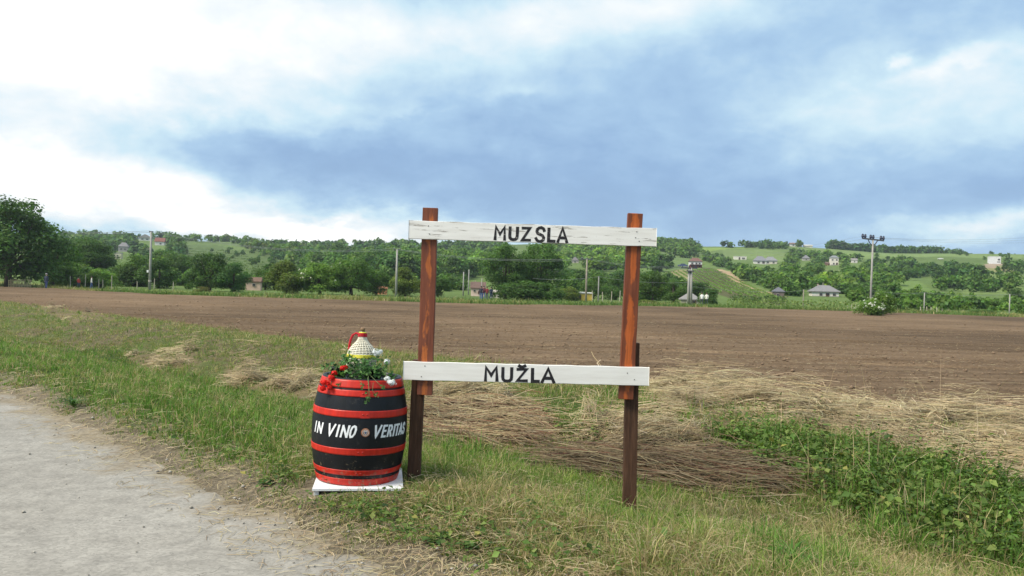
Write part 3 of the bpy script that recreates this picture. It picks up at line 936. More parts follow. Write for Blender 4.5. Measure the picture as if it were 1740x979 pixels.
# ================================================================== LETTERS (painted strokes)
GLYPH = {
    'M': [[(.04, 0), (.08, 1), (.5, .40), (.92, 1), (.97, 0)]],
    'U': [[(.06, 1), (.06, .32), (.10, .14), (.25, .03), (.5, .0), (.75, .03), (.90, .14), (.94, .32), (.94, 1)]],
    'Z': [[(.08, .97), (.94, .97), (.06, .03), (.96, .03)]],
    'S': [[(.95, .78), (.85, .93), (.6, 1.0), (.35, .97), (.15, .86), (.10, .70), (.22, .57), (.5, .50), (.78, .42), (.92, .28), (.86, .11), (.65, .01), (.38, .0), (.15, .07), (.02, .22)]],
    'L': [[(.08, 1), (.08, .02), (.98, .02)]],
    'A': [[(.02, 0), (.5, 1.0), (.98, 0)], [(.20, .30), (.80, .30)]],
    'I': [[(.5, 1), (.5, 0)]],
    'N': [[(.05, 0), (.05, 1)], [(.05, 1), (.92, .02)], [(.95, 0), (.95, 1)]],
    'V': [[(.02, 1), (.45, 0), (.98, 1)]],
    'O': [[(.5, 1), (.22, .92), (.06, .62), (.10, .25), (.32, .02), (.6, .05), (.88, .32), (.94, .70), (.78, .94), (.48, 1)]],
    'E': [[(.95, .98), (.10, .98), (.08, .02), (.95, .02)], [(.10, .52), (.80, .52)]],
    'R': [[(.08, 0), (.10, .98), (.65, .98), (.92, .82), (.85, .58), (.55, .48), (.12, .47)], [(.45, .48), (.95, 0)]],
    'T': [[(.5, 0), (.5, .97)], [(.0, .97), (1.0, .97)]],
}
def resample(path, step):
    out = [path[0]]
    for a, b in zip(path[:-1], path[1:]):
        L = math.hypot(b[0] - a[0], b[1] - a[1]); k = max(1, int(L / step))
        for i in range(1, k + 1): out.append((a[0] + (b[0] - a[0]) * i / k, a[1] + (b[1] - a[1]) * i / k))
    return out
def ribbon(path, w):
    """offset outline of a polyline: lists of left / right points"""
    Lp, Rp = [], []
    n = len(path)
    for i, p in enumerate(path):
        p = Vector(p)
        d0 = (p - Vector(path[i - 1])).normalized() if i > 0 else None
        d1 = (Vector(path[i + 1]) - p).normalized() if i < n - 1 else None
        if d0 is None: d0 = d1
        if d1 is None: d1 = d0
        n0 = Vector((-d0.y, d0.x)); n1 = Vector((-d1.y, d1.x))
        mm = n0 + n1
        if mm.length < .2: mm = n0.copy()
        mm.normalize(); k = min(1.7, 1 / max(.35, mm.dot(n0)))
        j = 1 + random.uniform(-.07, .07)
        Lp.append(p + mm * w / 2 * k * j); Rp.append(p - mm * w / 2 * k * j)
    # overshoot square ends a little
    e0 = (Vector(path[0]) - Vector(path[1])).normalized() * w * .35; Lp[0] += e0; Rp[0] += e0
    e1 = (Vector(path[-1]) - Vector(path[-2])).normalized() * w * .35; Lp[-1] += e1; Rp[-1] += e1
    return Lp, Rp
def letter_mesh(ch, size, w, place, thick, step=None, extra=None):
    """size (width, height); place(u, v, lift) -> 3D point"""
    mb = MB()
    strokes = [[(x * size[0], y * size[1]) for x, y in p] for p in GLYPH[ch]] + (extra or [])
    for k, p in enumerate(strokes):
        if step: p = resample(p, step)
        Lp, Rp = ribbon(p, w); lift = thick + k * .00025; n = len(p)
        vs = [place(q.x, q.y, lift) for q in Lp] + [place(q.x, q.y, lift) for q in Rp] + [place(q.x, q.y, -.001) for q in Lp] + [place(q.x, q.y, -.001) for q in Rp]
        fs = []
        for i in range(n - 1):
            fs += [(i, n + i, n + i + 1, i + 1), (2 * n + i, i, i + 1, 2 * n + i + 1), (n + i, 3 * n + i, 3 * n + i + 1, n + i + 1)]
        fs += [(0, 2 * n, 3 * n, n), (n - 1, 2 * n - 1, 4 * n - 1, 3 * n - 1)]
        mb.add(vs, fs)
    return mb

# ================================================================== PLACE-NAME SIGN
def stained_wood(name, dark, mid, flame, amount, seed, width=.115):
    mt, n, out = new_mat(name)
    v = n.mapping(coords(n), (1, 1, 1), (seed, seed * .7, seed * .3))
    x, y, z = n.sep(coords(n))
    grain = n.noise(n.mapping(v, (26, 26, 1.6)), 2.2, 6, .65, .4)
    fig = n.noise(n.mapping(v, (9, 9, 3.4)), 1.0, 4, .62, .9)
    c = n.ramp(grain, [(.3, dark), (.62, mid)])
    xw = n.math('ADD', n.math('DIVIDE', x, width / 2), n.math('MULTIPLY', n.math('SUBTRACT', n.noise(n.mapping(v, (3, 3, 3.2)), 1.0, 3), .5), 1.1))
    centre = n.mrange(n.math('ABSOLUTE', xw), .15, .75, 1.0, 0.0)
    fl = n.mrange(n.math('ADD', n.math('MULTIPLY', centre, .30), fig), .80 - amount, .92 - amount)
    flc = n.ramp(grain, [(.3, tuple(k * .6 for k in flame)), (.6, flame)])
    c = n.mix(n.math('MULTIPLY', fl, .9), c, flc)
    knot = n.mrange(n.voronoi(n.mapping(v, (5, 5, 1.7)), 1.0), .06, .13, 1.0, 0.0)
    c = n.mix(n.math('MULTIPLY', knot, .7), c, tuple(k * .35 for k in dark))
    principled(n, out, c, n.ramp(grain, [(.3, .42), (.7, .62)]), .35, grain, .35, .004)
    return mt
def stake_wood():
    mt, n, out = new_mat('old_stake_wood')
    v = coords(n)
    grain = n.noise(n.mapping(v, (24, 24, 1.3)), 2.4, 6, .68, .4)
    c = n.ramp(grain, [(.3, (.034, .017, .010)), (.6, (.100, .050, .029)), (.8, (.155, .085, .050))])
    z = n.sep(v)[2]
    mud = n.mrange(n.math('ADD', z, n.math('MULTIPLY', n.noise(v, 14, 4), .12)), .22, .02)
    c = n.mix(n.math('MULTIPLY', mud, .7), c, (.10, .085, .06))
    principled(n, out, c, .75, .2, grain, .5, .006)
    return mt
def board_paint(name, wear, seed):
    mt, n, out = new_mat(name)
    v = n.mapping(coords(n), (1, 1, 1), (seed, seed, seed))
    x, y, z = n.sep(coords(n))
    grain = n.noise(n.mapping(v, (1.4, 12, 30)), 2.5, 6, .7, .3)
    patch = n.noise(n.mapping(v, (3.2, 5, 22)), 1.6, 5, .7)
    edge = n.mrange(n.math('ABSOLUTE', z), .056, .073)
    chip = n.math('ADD', n.math('MULTIPLY', grain, .5), n.math('ADD', n.math('MULTIPLY', patch, .5), n.math('MULTIPLY', edge, .055)))
    bare = n.mrange(chip, .665 - wear, .70 - wear)
    white = n.ramp(n.noise(n.mapping(v, (1, 4, 9)), 3, 5, .6), [(.3, (.70, .67, .63)), (.65, (.80, .775, .74))])
    col = n.mix(n.math('MULTIPLY', bare, .85), white, n.ramp(grain, [(.3, (.10, .08, .065)), (.7, (.33, .29, .25))]))
    principled(n, out, col, .55, .3, n.math('SUBTRACT', n.math('MULTIPLY', grain, .5), bare), .35, .003)
    return mt
def worn_black(name, wear, seed):
    mt, n, out = new_mat(name)
    v = n.mapping(coords(n), (1, 1, 1), (seed, 0, seed))
    f = n.noise(n.mapping(v, (6, 6, 26)), 3.2, 6, .75)
    bare = n.mrange(f, .70 - wear, .76 - wear)
    c = n.mix(n.math('MULTIPLY', bare, .8), n.ramp(n.noise(v, 40, 3), [(.3, (.012, .011, .013)), (.7, (.030, .027, .030))]), (.42, .39, .35))
    principled(n, out, c, .6, .25)
    return mt
M['post_l'] = stained_wood('stained_post_dark', (.10, .028, .014), (.20, .060, .030), (.47, .13, .03), .08, 3.1)
M['post_r'] = stained_wood('stained_post_orange', (.10, .026, .012), (.20, .055, .022), (.50, .115, .022), .18, 8.6)
M['stake'] = stake_wood()
M['board_up'] = board_paint('weathered_white_paint', .105, 2.0)
M['board_lo'] = board_paint('fresh_white_paint', .01, 5.0)
M['black_worn'] = worn_black('worn_black_lettering', .12, 1.0)
M['black_new'] = worn_black('fresh_black_lettering', -.02, 4.0)
M['nail'] = simple('nail_head', (.12, .10, .09), .45, .2, 20, .5)

SY = 6.0
sign_base = Vector((at(888, 700, SY).x, SY, zf(.1, SY)))
sign = empty('place_name_sign', sign_base, (0, 0, 0), 'wooden two board place name sign on two brown posts beside the barrel', 'sign')
def post_between(name, p0, p1, w, d, yfront, mat, label=None):
    """upright timber from pixel p0 (bottom) to p1 (top), its front face at depth yfront"""
    a, b = at(*p0, yfront), at(*p1, yfront)
    a.y = b.y = yfront + d / 2
    ax = (b - a); L = ax.length
    mb = MB(); nz = 14
    vs, fs = [], []
    for i in range(nz + 1):
        j = (random.uniform(-1, 1) * .0012, random.uniform(-1, 1) * .0012)
        z = L * i / nz
        for sx, sy in ((-1, -1), (1, -1), (1, 1), (-1, 1)): vs.append((sx * w / 2 + j[0], sy * d / 2 + j[1], z))
    for i in range(nz):
        for k in range(4): fs.append((i * 4 + k, i * 4 + (k + 1) % 4, i * 4 + 4 + (k + 1) % 4, i * 4 + 4 + k))
    fs += [(3, 2, 1, 0), tuple(nz * 4 + k for k in range(4))]
    mb.add(vs, fs)
    o = mb.build(name, mat, sign, bevel=.004)
    o.location = a - sign_base
    o.rotation_euler = (0, math.atan2(ax.x, ax.z), 0)
    if label: o['label'] = label
    return o
post_between('post', (721.2, 671.5), (731, 353), .115, .055, SY, M['post_l'], 'dark red brown stained upper post with an orange streak')
post_between('post', (1064, 679), (1080, 362.5), .113, .055, SY, M['post_r'], 'orange brown stained upper post')
post_between('stake', (701.5, 832), (711.7, 612), .098, .075, SY + .057, M['stake'], 'dark weathered ground stake carrying the left post')
post_between('stake', (1069.5, 886), (1076, 583), .100, .075, SY + .057, M['stake'], 'dark weathered ground stake carrying the right post')

BD = .028
def make_board(c_tl, c_tr, c_br, mat, text, boxes, sw, lmat, nails, label):
    yf = SY - .002
    a, b, c = at(*c_tl, yf - BD), at(*c_tr, yf - BD), at(*c_br, yf - BD)
    L = (b - a).length; H = (b - c).length
    ang = math.atan2(b.z - a.z, b.x - a.x)
    ctr = (a + c) / 2; ctr.y = yf - BD / 2
    mb = MB(); n = 24; vs, fs = [], []
    for i in range(n + 1):
        x = -L / 2 + L * i / n; w = .0015 * math.sin(i * 1.7) + random.uniform(-.0008, .0008)
        for sy, sz in ((-1, -1), (1, -1), (1, 1), (-1, 1)): vs.append((x, sy * BD / 2, sz * H / 2 + w * (1 if sz > 0 else .6)))
    for i in range(n):
        for k in range(4): fs.append((i * 4 + k, i * 4 + (k + 1) % 4, i * 4 + 4 + (k + 1) % 4, i * 4 + 4 + k))
    fs += [(0, 1, 2, 3), tuple(n * 4 + k for k in (3, 2, 1, 0))]
    fs = [tuple(reversed(f)) for f in fs]
    mb.add(vs, fs)
    o = mb.build('board', mat, sign, bevel=.003)
    o.location = ctr - sign_base; o.rotation_euler = (0, -ang, 0); o['label'] = label
    inv = Matrix.Rotation(ang, 3, 'Y')
    def loc(px, py):
        q = at(px, py, yf - BD) - ctr
        q = inv @ q
        return q
    for ch, (x0, x1, yt, yb) in zip(text, boxes):
        p0 = loc(x0, yb); p1 = loc(x1, yt)
        sx, sz = p1.x - p0.x, p1.z - p0.z
        extra = None
        if ch == 'Ž':
            hk = [(.22 * sx, 1.27 * sz), (.5 * sx, 1.14 * sz), (.80 * sx, 1.27 * sz)]
            extra = [hk]
        lm = letter_mesh('Z' if ch == 'Ž' else ch, (sx, sz), sw, lambda u, v, l: (u, -l, v), .0012, None, extra)
        lo = lm.build('letter', lmat, o)
        lo.location = (p0.x, -BD / 2, p0.z)
        lo.rotation_euler = (0, R(random.uniform(-1, 1)), 0)
    for px, py in nails:
        q = loc(px, py)
        nb = MB(); nb.lathe([(.0035, 0), (.0045, .0012), (.003, .0022), (.0005, .0025)], 8)
        no = nb.build('nail', M['nail'], o, True); no.location = (q.x, -BD / 2 - .0005, q.z); no.rotation_euler = (R(90), 0, 0)
    return o
make_board((694.6, 374.6), (1116, 388.2), (1115.4, 419.2), M['board_up'], 'MUZSLA',
           [(840.5, 858.5, 386, 406.5), (865, 880, 387, 407), (886.5, 901.5, 387.5, 408.5), (910, 925.5, 387, 410), (931, 943, 389, 410), (947.5, 964, 388.5, 411)],
           .0225, M['black_worn'], [(728, 384), (730, 398), (1082, 394), (1086, 410), (1080, 404)], 'weathered white board reading MUZSLA in worn black letters')
make_board((685, 614.4), (1103, 624.6), (1103, 655.8), M['board_lo'], 'MUŽLA',
           [(824, 845.5, 625, 646.5), (853, 870.5, 626, 647.5), (878, 896, 627.5, 647.5), (903.5, 916, 627.5, 648.5), (920.5, 942, 627, 649.5)],
           .0240, M['black_new'], [(722, 622), (716, 640), (1066, 634), (1078, 645)], 'clean white board reading MUŽLA in black letters')

# ================================================================== BARREL STAND, BARREL
M['white_wood'] = simple('white_painted_wood', (.74, .74, .75), .6, .08, 6, .3, .15)
ST = empty('barrel_stand', (-1.118, 6.0, .070), (0, R(.6), R(9)), 'low white wooden stand under the red and black barrel', 'stand')
for sx in (-.295, .295):
    mb = MB(); mb.box((sx, 0, .008), (.035, .62, .058)); mb.build('skid', M['white_wood'], ST, bevel=.003)
for i in range(5):
    mb = MB(); mb.box((0, -.264 + i * .132, .0475), (.645, .1295, .019)); mb.build('plank', M['white_wood'], ST, bevel=.002)

BH, RB, RT, RBOT = .775, .357, .294, .301
def br(z):
    u = (z - BH / 2) / (BH / 2)
    e = RT if u > 0 else RBOT
    return e + (RB - e) * (1 - abs(u) ** 2.1)
def barrel_paint(name, col, rough, var):
    mt, n, out = new_mat(name)
    oi = n.n.new('ShaderNodeObjectInfo').outputs['Random']
    raw = coords(n)
    v = n.vmath('ADD', raw, n.comb(n.math('MULTIPLY', oi, 7.3), n.math('MULTIPLY', oi, 3.1), 0.0))
    f = n.noise(n.mapping(v, (9, 9, 1.2)), 3, 5, .6)
    c = n.ramp(f, [(.3, tuple(k * (1 - var) for k in col)), (.7, tuple(k * (1 + var) for k in col))])
    dust = n.mrange(n.noise(v, 9, 6, .7), .58, .78)
    c = n.mix(n.math('MULTIPLY', dust, .16), c, (.35, .30, .24))
    z = n.sep(raw)[2]
    low = n.mrange(z, .02, .30, 1.0, 0.0)
    splash = n.math('MULTIPLY', n.mrange(n.math('ADD', n.noise(v, 26, 5, .7), n.math('MULTIPLY', low, .13)), .66, .74), .55)
    c = n.mix(splash, c, (.22, .17, .11))
    scuff = n.mrange(n.noise(n.mapping(v, (18, 18, 60)), 1.0, 5, .75), .70, .78)
    c = n.mix(n.math('MULTIPLY', scuff, .35), c, (.10, .07, .06))
    principled(n, out, c, n.ramp(n.noise(v, 14, 4), [(.3, rough), (.7, rough + .14)]), .35, n.noise(n.mapping(v, (30, 30, 2)), 3, 4), .15, .003)
    return mt
M['barrel_black'] = barrel_paint('black_barrel_paint', (.0060, .0070, .0095), .40, .3)
M['hoop_red'] = barrel_paint('red_hoop_paint', (.50, .022, .010), .34, .22)
M['rivet'] = simple('red_rivet', (.42, .018, .010), .3, .1, 20, .5)
M['white_paint'] = simple('white_lettering', (.80, .81, .82), .5, .05, 30)
BAR = empty('wine_barrel', (BARREL[0], BARREL[1], .1285), (0, R(1.5), R(10.7)), 'black wooden wine barrel with red hoops reading IN VINO VERITAS', 'barrel')
NST = 22
def stave_mesh():
    mb = MB(); da = 2 * math.pi / NST; na, nz = 6, 22; vs, fs = [], []
    for i in range(nz + 1):
        z = BH * i / nz
        for k in range(na + 1):
            e = abs(k / na - .5) * 2
            a = da * (k / na - .5) * .9992
            rr = br(z) - (.0003 if e > .99 else 0)
            vs.append((rr * math.sin(a), -rr * math.cos(a), z))
    ni = len(vs)
    for i in range(nz + 1):
        z = BH * i / nz
        for k, dr in ((0, .026), (na, .026), (0, .0004), (na, .0004)):
            a = da * (k / na - .5) * .9992; rr = br(z) - dr
            vs.append((rr * math.sin(a), -rr * math.cos(a), z))
    w = na + 1
    for i in range(nz):
        for k in range(na): fs.append((i * w + k, i * w + k + 1, (i + 1) * w + k + 1, (i + 1) * w + k))
        b, c = ni + i * 4, ni + i * 4 + 4
        fs += [(b + 1, b, c, c + 1), (b, b + 2, c + 2, c), (b + 3, b + 1, c + 1, c + 3)]
    top = nz
    fs.append(tuple([top * w + k for k in range(w)] + [ni + top * 4 + 1, ni + top * 4]))
    fs.append(tuple(reversed([k for k in range(w)] + [ni + 1, ni])))
    mb.add(vs, fs)
    return mb.mesh('stave', M['barrel_black'], True)
SM = stave_mesh()
for k in range(NST):
    o = bpy.data.objects.new('stave', SM); link(o, BAR); o.rotation_euler = (0, 0, 2 * math.pi * (k + .35) / NST)
mb = MB(); mb.lathe([(RT - .02, BH - .05), (RT - .018, BH - .032)], 40); mb.build('barrel_head', M['barrel_black'], BAR)
for (f0, f1, seam) in ((.917, .990, 5), (.841, .899, 4), (.648, .713, 5), (.298, .360, 2), (.103, .152, 1), (.003, .067, 1)):
    z0, z1 = f0 * BH, f1 * BH; n = 6
    prof = [(br(z0 + (z1 - z0) * i / n) + .0035, z0 + (z1 - z0) * i / n) for i in range(n + 1)]
    prof += [(br(z0 + (z1 - z0) * i / n) + .0008, z0 + (z1 - z0) * i / n) for i in range(n, -1, -1)]
    mb = MB(); mb.lathe(prof, 96, closed=True)
    h = mb.build('hoop', M['hoop_red'], BAR, True)
    # overlap of the hoop's ends, with two rivets
    mb = MB(); vs, fs = [], []; a0, a1, na = R(seam - 5.5), R(seam + 5.5), 8
    for k in range(na + 1):
        a = a0 + (a1 - a0) * k / na
        for (z, l) in ((z0 + .0008, .0032), (z0 + .001, .0058), (z1 - .001, .0058), (z1 - .0008, .0032)):
            rr = br(z) + l; vs.append((rr * math.sin(a), -rr * math.cos(a), z))
    for k in range(na):
        for q in range(3): fs.append((k * 4 + q, k * 4 + 4 + q, k * 4 + 5 + q, k * 4 + q + 1))
    fs += [(0, 1, 2, 3), (na * 4 + 3, na * 4 + 2, na * 4 + 1, na * 4)]
    mb.add(vs, fs); mb.build('hoop_overlap', M['hoop_red'], h)
    for da in (-2.4, 2.4):
        a = R(seam + da); zm = (z0 + z1) / 2; rr = br(zm) + .0056
        rb = MB(); rb.lathe([(.0062, 0), (.0058, .0022), (.0038, .0038), (.001, .0043)], 10)
        ro = rb.build('rivet', M['rivet'], h, True); ro.location = (rr * math.sin(a), -rr * math.cos(a), zm); ro.rotation_euler = (R(90), 0, a)

def barrel_letters(text, spans, z0, hts):
    for ch, (a0, a1), hh in zip(text, spans, hts):
        w = R(a1 - a0) * RB; slant = .22
        def place(u, v, l, a0=a0):
            z = z0 + v; rr = br(z) + l
            a = R(a0) + (u + slant * (v - hh / 2)) / RB
            return (rr * math.sin(a), -rr * math.cos(a), z)
        lm = letter_mesh(ch, (w, hh), .0145, place, .0016, .008)
        lo = lm.build('letter', M['white_paint'], BAR)
tz = .474 * BH
barrel_letters('IN', [(-64, -62.5), (-57.5, -49)], tz, (.074, .074))
barrel_letters('VINO', [(-39, -30.5), (-26.5, -25), (-21, -13.2), (-11, -4.6)], tz - .004, (.082, .080, .080, .080))
barrel_letters('VERITAS', [(17, 24.5), (27.5, 32.5), (35, 40.5), (43.5, 45), (46.8, 52.8), (54.3, 60), (62.3, 68)], tz - .002, (.082, .080, .078, .078, .078, .076, .076))
# small round crest between the words
M['crest_ring'] = simple('crest_copper', (.38, .17, .09), .4, .3, 60, .4)
M['crest_pale'] = simple('crest_pale', (.62, .58, .54), .5, .2, 60)
M['crest_blue'] = simple('crest_blue', (.12, .15, .22), .5, .3, 80)
zb = .515 * BH; a = R(6.5); rr = br(zb)
crest = empty('crest', (rr * math.sin(a), -rr * math.cos(a), zb), (R(90), 0, a)); crest.parent = BAR
mb = MB(); mb.lathe([(.031, -.002), (.031, .003), (.028, .0045), (.022, .0042)], 28); mb.build('crest_disc', M['crest_ring'], crest)
mb = MB(); mb.lathe([(.0225, .003), (.0225, .0052), (.0190, .0052), (.0190, .003)], 28, closed=True); mb.build('crest_rim', M['crest_pale'], crest)
def shield(s, z0, z1):
    o = [(-.7, .8), (.7, .8), (.72, 0), (.5, -.5), (0, -.95), (-.5, -.5), (-.72, 0)]; n = len(o); mb = MB()
    mb.add([(x * s, y * s, z1) for x, y in o] + [(x * s, y * s, z0) for x, y in o], [tuple(reversed(range(n)))] + [(i, (i + 1) % n, n + (i + 1) % n, n + i) for i in range(n)])
    return mb
shield(.0165, .003, .0062).build('crest_shield', M['crest_pale'], crest)
shield(.0115, .005, .0070).build('crest_figure', M['crest_blue'], crest)

# ================================================================== WICKER DEMIJOHN
M['wicker'] = simple('wicker', (.74, .70, .57), .7, .12, 40, .2, .3)
M['wicker_yellow'] = simple('yellow_wicker', (.72, .66, .07), .6, .15, 30)
M['rope_red'] = simple('red_cord', (.45, .012, .022), .6, .25, 60)
M['cork'] = simple('cork', (.22, .14, .08), .85, .3, 60)
M['jug_glass'] = simple('jug_glass', (.10, .12, .08), .2, .2, 10, .6)
JZ = .872
jl = at(611.3, 603, 6.06)
JUG = empty('wicker_demijohn', (jl.x + .012, 6.06, JZ), (0, R(1.0), 0), 'cream wicker covered demijohn with red cord handle standing on the barrel', 'demijohn')
JP = [(.085, 0), (.100, .03), (.107, .09), (.1075, .165), (.103, .20), (.090, .228), (.068, .256), (.048, .276), (.034, .292), (.027, .312), (.0255, .352)]
def jr(z): return float(np.interp(z, [p[1] for p in JP], [p[0] for p in JP]))
mb = MB(); mb.lathe([(r_ - .004, z_) for r_, z_ in JP] + [(.022, .362)], 40); mb.build('jug_body', M['jug_glass'], JUG, True)
mb = MB(); nr, nk = 27, 72
for i in range(nr):
    z = .006 + .338 * i / nr; r0 = jr(z)
    if abs(z - .176) < .011: continue
    pts = []
    for k in range(nk + 1):
        a = 2 * math.pi * k / nk
        pts.append((math.cos(a) * (r0 + .0028 * math.sin(k * math.pi / 1.5 + i * math.pi)), math.sin(a) * (r0 + .0028 * math.sin(k * math.pi / 1.5 + i * math.pi)), z))
    mb.tube(pts, .0048, 5, cap=False)
mb.build('wicker_weave', M['wicker'], JUG, True)
for k in range(24):
    a = 2 * math.pi * k / 24
    mb = MB(); mb.tube([(math.cos(a) * (jr(z) + .0032), math.sin(a) * (jr(z) + .0032), z) for z in np.linspace(.01, .345, 16)], .0026, 5)
    mb.build('wicker_rib', M['wicker'], JUG, True)
mb = MB()
for z in (.168, .176, .184): mb.tube([(math.cos(t_) * (jr(z) + .003), math.sin(t_) * (jr(z) + .003), z) for t_ in np.linspace(0, 2 * math.pi, 49)], .0052, 6, cap=False)
mb.build('yellow_band', M['wicker_yellow'], JUG, True)
mb = MB(); mb.lathe([(.024, .349), (.029, .351), (.030, .356), (.022, .359)], 24); mb.build('neck_rim', M['wicker_yellow'], JUG, True)
mb = MB(); mb.lathe([(.015, .36), (.016, .372), (.018, .374), (.018, .388), (.012, .391)], 18); mb.build('cork', M['cork'], JUG, True)
hp = [Vector(p) for p in ((.0, -.027, .337), (-.026, -.012, .341), (-.052, 0, .346), (-.074, 0, .332), (-.088, 0, .30), (-.096, 0, .262), (-.099, 0, .222), (-.090, 0, .212))]
fine = []
for i in range(len(hp) - 1):
    for k in range(8): fine.append(hp[i].lerp(hp[i + 1], k / 8))
fine.append(hp[-1])
mb = MB()
for ph in (0, math.pi):
    mb.tube([p + Vector((math.cos(i * .75 + ph) * .0048, math.sin(i * .75 + ph) * .0048, math.sin(i * .75 + ph) * .002)) for i, p in enumerate(fine)], .0062, 6)
for z in (.327, .335, .343): mb.tube([(math.cos(t_) * .0315, math.sin(t_) * .0315, z + .002 * math.sin(t_ * 3)) for t_ in np.linspace(0, 2 * math.pi, 33)], .0055, 6, cap=False)
mb.build('cord_handle', M['rope_red'], JUG, True)

# ================================================================== GERANIUMS IN THE BARREL TOP
M['petal'] = leaf_mat('petals', .25, .5, False)
M['pot'] = simple('dark_plant_pot', (.012, .012, .014), .5, .2, 20)
M['stalk'] = simple('flower_stalk', (.10, .15, .05), .6, .2, 20)
def ivy_leaf_mesh(name, P, N, S, C):
    """lobed five-pointed leaves"""
    V, L, fn, CC = [], [], [], []
    out = [(0, 0), (.42, -.18), (.55, .12), (.36, .30), (.30, .62), (0, .80), (-.30, .62), (-.36, .30), (-.55, .12), (-.42, -.18)]
    for p, nn, s, c in zip(P, N, S, C):
        nn = Vector(nn).normalized(); a = Vector((random.gauss(0, 1), random.gauss(0, 1), random.gauss(0, 1)))
        a = (a - nn * a.dot(nn)).normalized(); b = nn.cross(a); base = len(V)
        V.append(tuple(Vector(p) + a * s * .25 - nn * s * .08)); CC.append(c)
        for (u, v) in out: V.append(tuple(Vector(p) + b * s * u + a * s * v + nn * s * (.10 - .2 * (u * u + (v - .3) ** 2)))); CC.append(c)
        for k in range(10): L += [base, base + 1 + k, base + 1 + (k + 1) % 10]; fn.append(3)
    return np_mesh(name, np.array(V), np.array(fn), np.array(L), M['petal'], np.array(CC))
def zpx(x, y): return (540 + x / 6.994, 550 + y / 6.994)
def geranium(label, centre_px, Y, blooms, colour, leaf_areas, trailing, pot_off):
    c = at(*zpx(*centre_px), Y)
    root = empty('potted_geranium', (c.x, Y, .872), (0, 0, 0), label, 'flower', None)
    o0 = Vector(root.location)
    mb = MB(); mb.lathe([(.045, 0), (.062, .085), (.066, .085), (.066, .095), (.060, .095), (.056, .08)], 24); p = mb.build('pot', M['pot'], root, True); p.location = pot_off
    P, N, S, C = [], [], [], []
    for (x, y, sx, sy, k, yy) in leaf_areas:
        for _ in range(k):
            q = at(*zpx(random.gauss(x, sx), random.gauss(y, sy)), yy + random.uniform(-.07, .07)) - o0
            P.append(tuple(q)); N.append((random.gauss(0, .6), random.gauss(-.55, .5), random.gauss(.7, .4))); S.append(random.uniform(.016, .030))
            C.append(tuple(np.array(random.choice([(.045, .13, .028), (.07, .18, .04), (.03, .09, .024), (.11, .22, .055)])) * random.uniform(.8, 1.2)))
    mb = MB()
    for tr in trailing:
        pts = [at(*zpx(x, y), yy) - o0 for (x, y, yy) in tr]
        mb.tube(pts, .0018, 5)
        e = pts[-1]
        for k in range(6):
            q = pts[-1].lerp(pts[-2], random.random() * .7)
            P.append(tuple(q + Vector((random.gauss(0, .008), -.004, random.gauss(0, .008))))); N.append((random.gauss(0, .4), -1, random.gauss(.3, .4))); S.append(random.uniform(.010, .018)); C.append((.06, .15, .035))
    for (x, y, yy, rad) in blooms:
        q = at(*zpx(x, y), yy) - o0
        mb.tube([Vector((pot_off[0], pot_off[1], .085)), q * .55 + Vector((pot_off[0], pot_off[1], .16)) * .45, q + Vector((0, .01, -.004))], .0016, 5)
    st_ = mb.build('stalks', M['stalk'], root)
    np_obj('foliage', ivy_leaf_mesh('foliage', P, N, S, C), root)
    for (x, y, yy, rad) in blooms:
        q = at(*zpx(x, y), yy) - o0
        nf = int(30 * (rad / .03) ** 2) + 12
        P2, N2, S2, C2 = [], [], [], []
        for _ in range(nf):
            d = Vector((random.gauss(0, 1), random.gauss(0, 1), random.gauss(0, .8))).normalized()
            f = d * rad * random.uniform(.35, 1.2)
            for j in range(4):
                a_ = d.orthogonal().normalized(); a_.rotate(Matrix.Rotation(j * 1.57 + random.random(), 3, d))
                P2.append(tuple(f + a_ * .0065)); N2.append(tuple(d + a_ * .4)); S2.append(random.uniform(.010, .015)); C2.append(tuple(np.array(colour) * random.uniform(.75, 1.1)))
        me = leaf_cloud('flower_head', np.array(P2), np.array(N2), np.array(S2), np.array(C2), M['petal'], .9)
        fo = np_obj('flower_head', me, root); fo.location = q; fo.scale = (1.25, 1.25, 1.15)
    return root
geranium('red flowering geranium spilling over the left rim of the barrel', (280, 620), 5.93,
         [(300, 522, 5.86, .023), (195, 595, 5.80, .016), (158, 640, 5.78, .017), (75, 698, 5.75, .019), (62, 768, 5.74, .018), (140, 758, 5.73, .011), (120, 715, 5.74, .012)],
         (.80, .022, .014), [(350, 430, 45, 45, 50, 5.95), (330, 560, 60, 45, 60, 5.90), (130, 500, 45, 35, 16, 5.95), (240, 600, 60, 25, 30, 5.86)],
         [[(370, 640, 5.84), (300, 690, 5.75), (215, 730, 5.72)], [(430, 640, 5.8), (520, 700, 5.71), (540, 760, 5.70)]], (-.03, .03, 0))
geranium('white flowering geranium at the right side of the barrel top', (620, 610), 5.93,
         [(705, 345, 5.94, .027), (745, 330, 5.95, .012), (820, 455, 5.92, .019), (825, 650, 5.77, .016), (885, 705, 5.75, .020), (850, 690, 5.76, .013)],
         (.82, .83, .90), [(500, 480, 60, 40, 60, 5.92), (560, 580, 90, 40, 110, 5.88), (720, 560, 70, 50, 55, 5.93), (690, 440, 45, 40, 24, 5.95), (880, 630, 35, 20, 18, 5.90), (600, 530, 80, 40, 60, 5.86)],
         [[(600, 620, 5.78), (605, 760, 5.70), (595, 915, 5.68)], [(630, 620, 5.78), (720, 710, 5.71), (805, 785, 5.70)], [(660, 700, 5.72), (650, 800, 5.69), (710, 860, 5.69)], [(590, 640, 5.76), (620, 850, 5.69), (560, 940, 5.68)]], (.03, .02, 0))

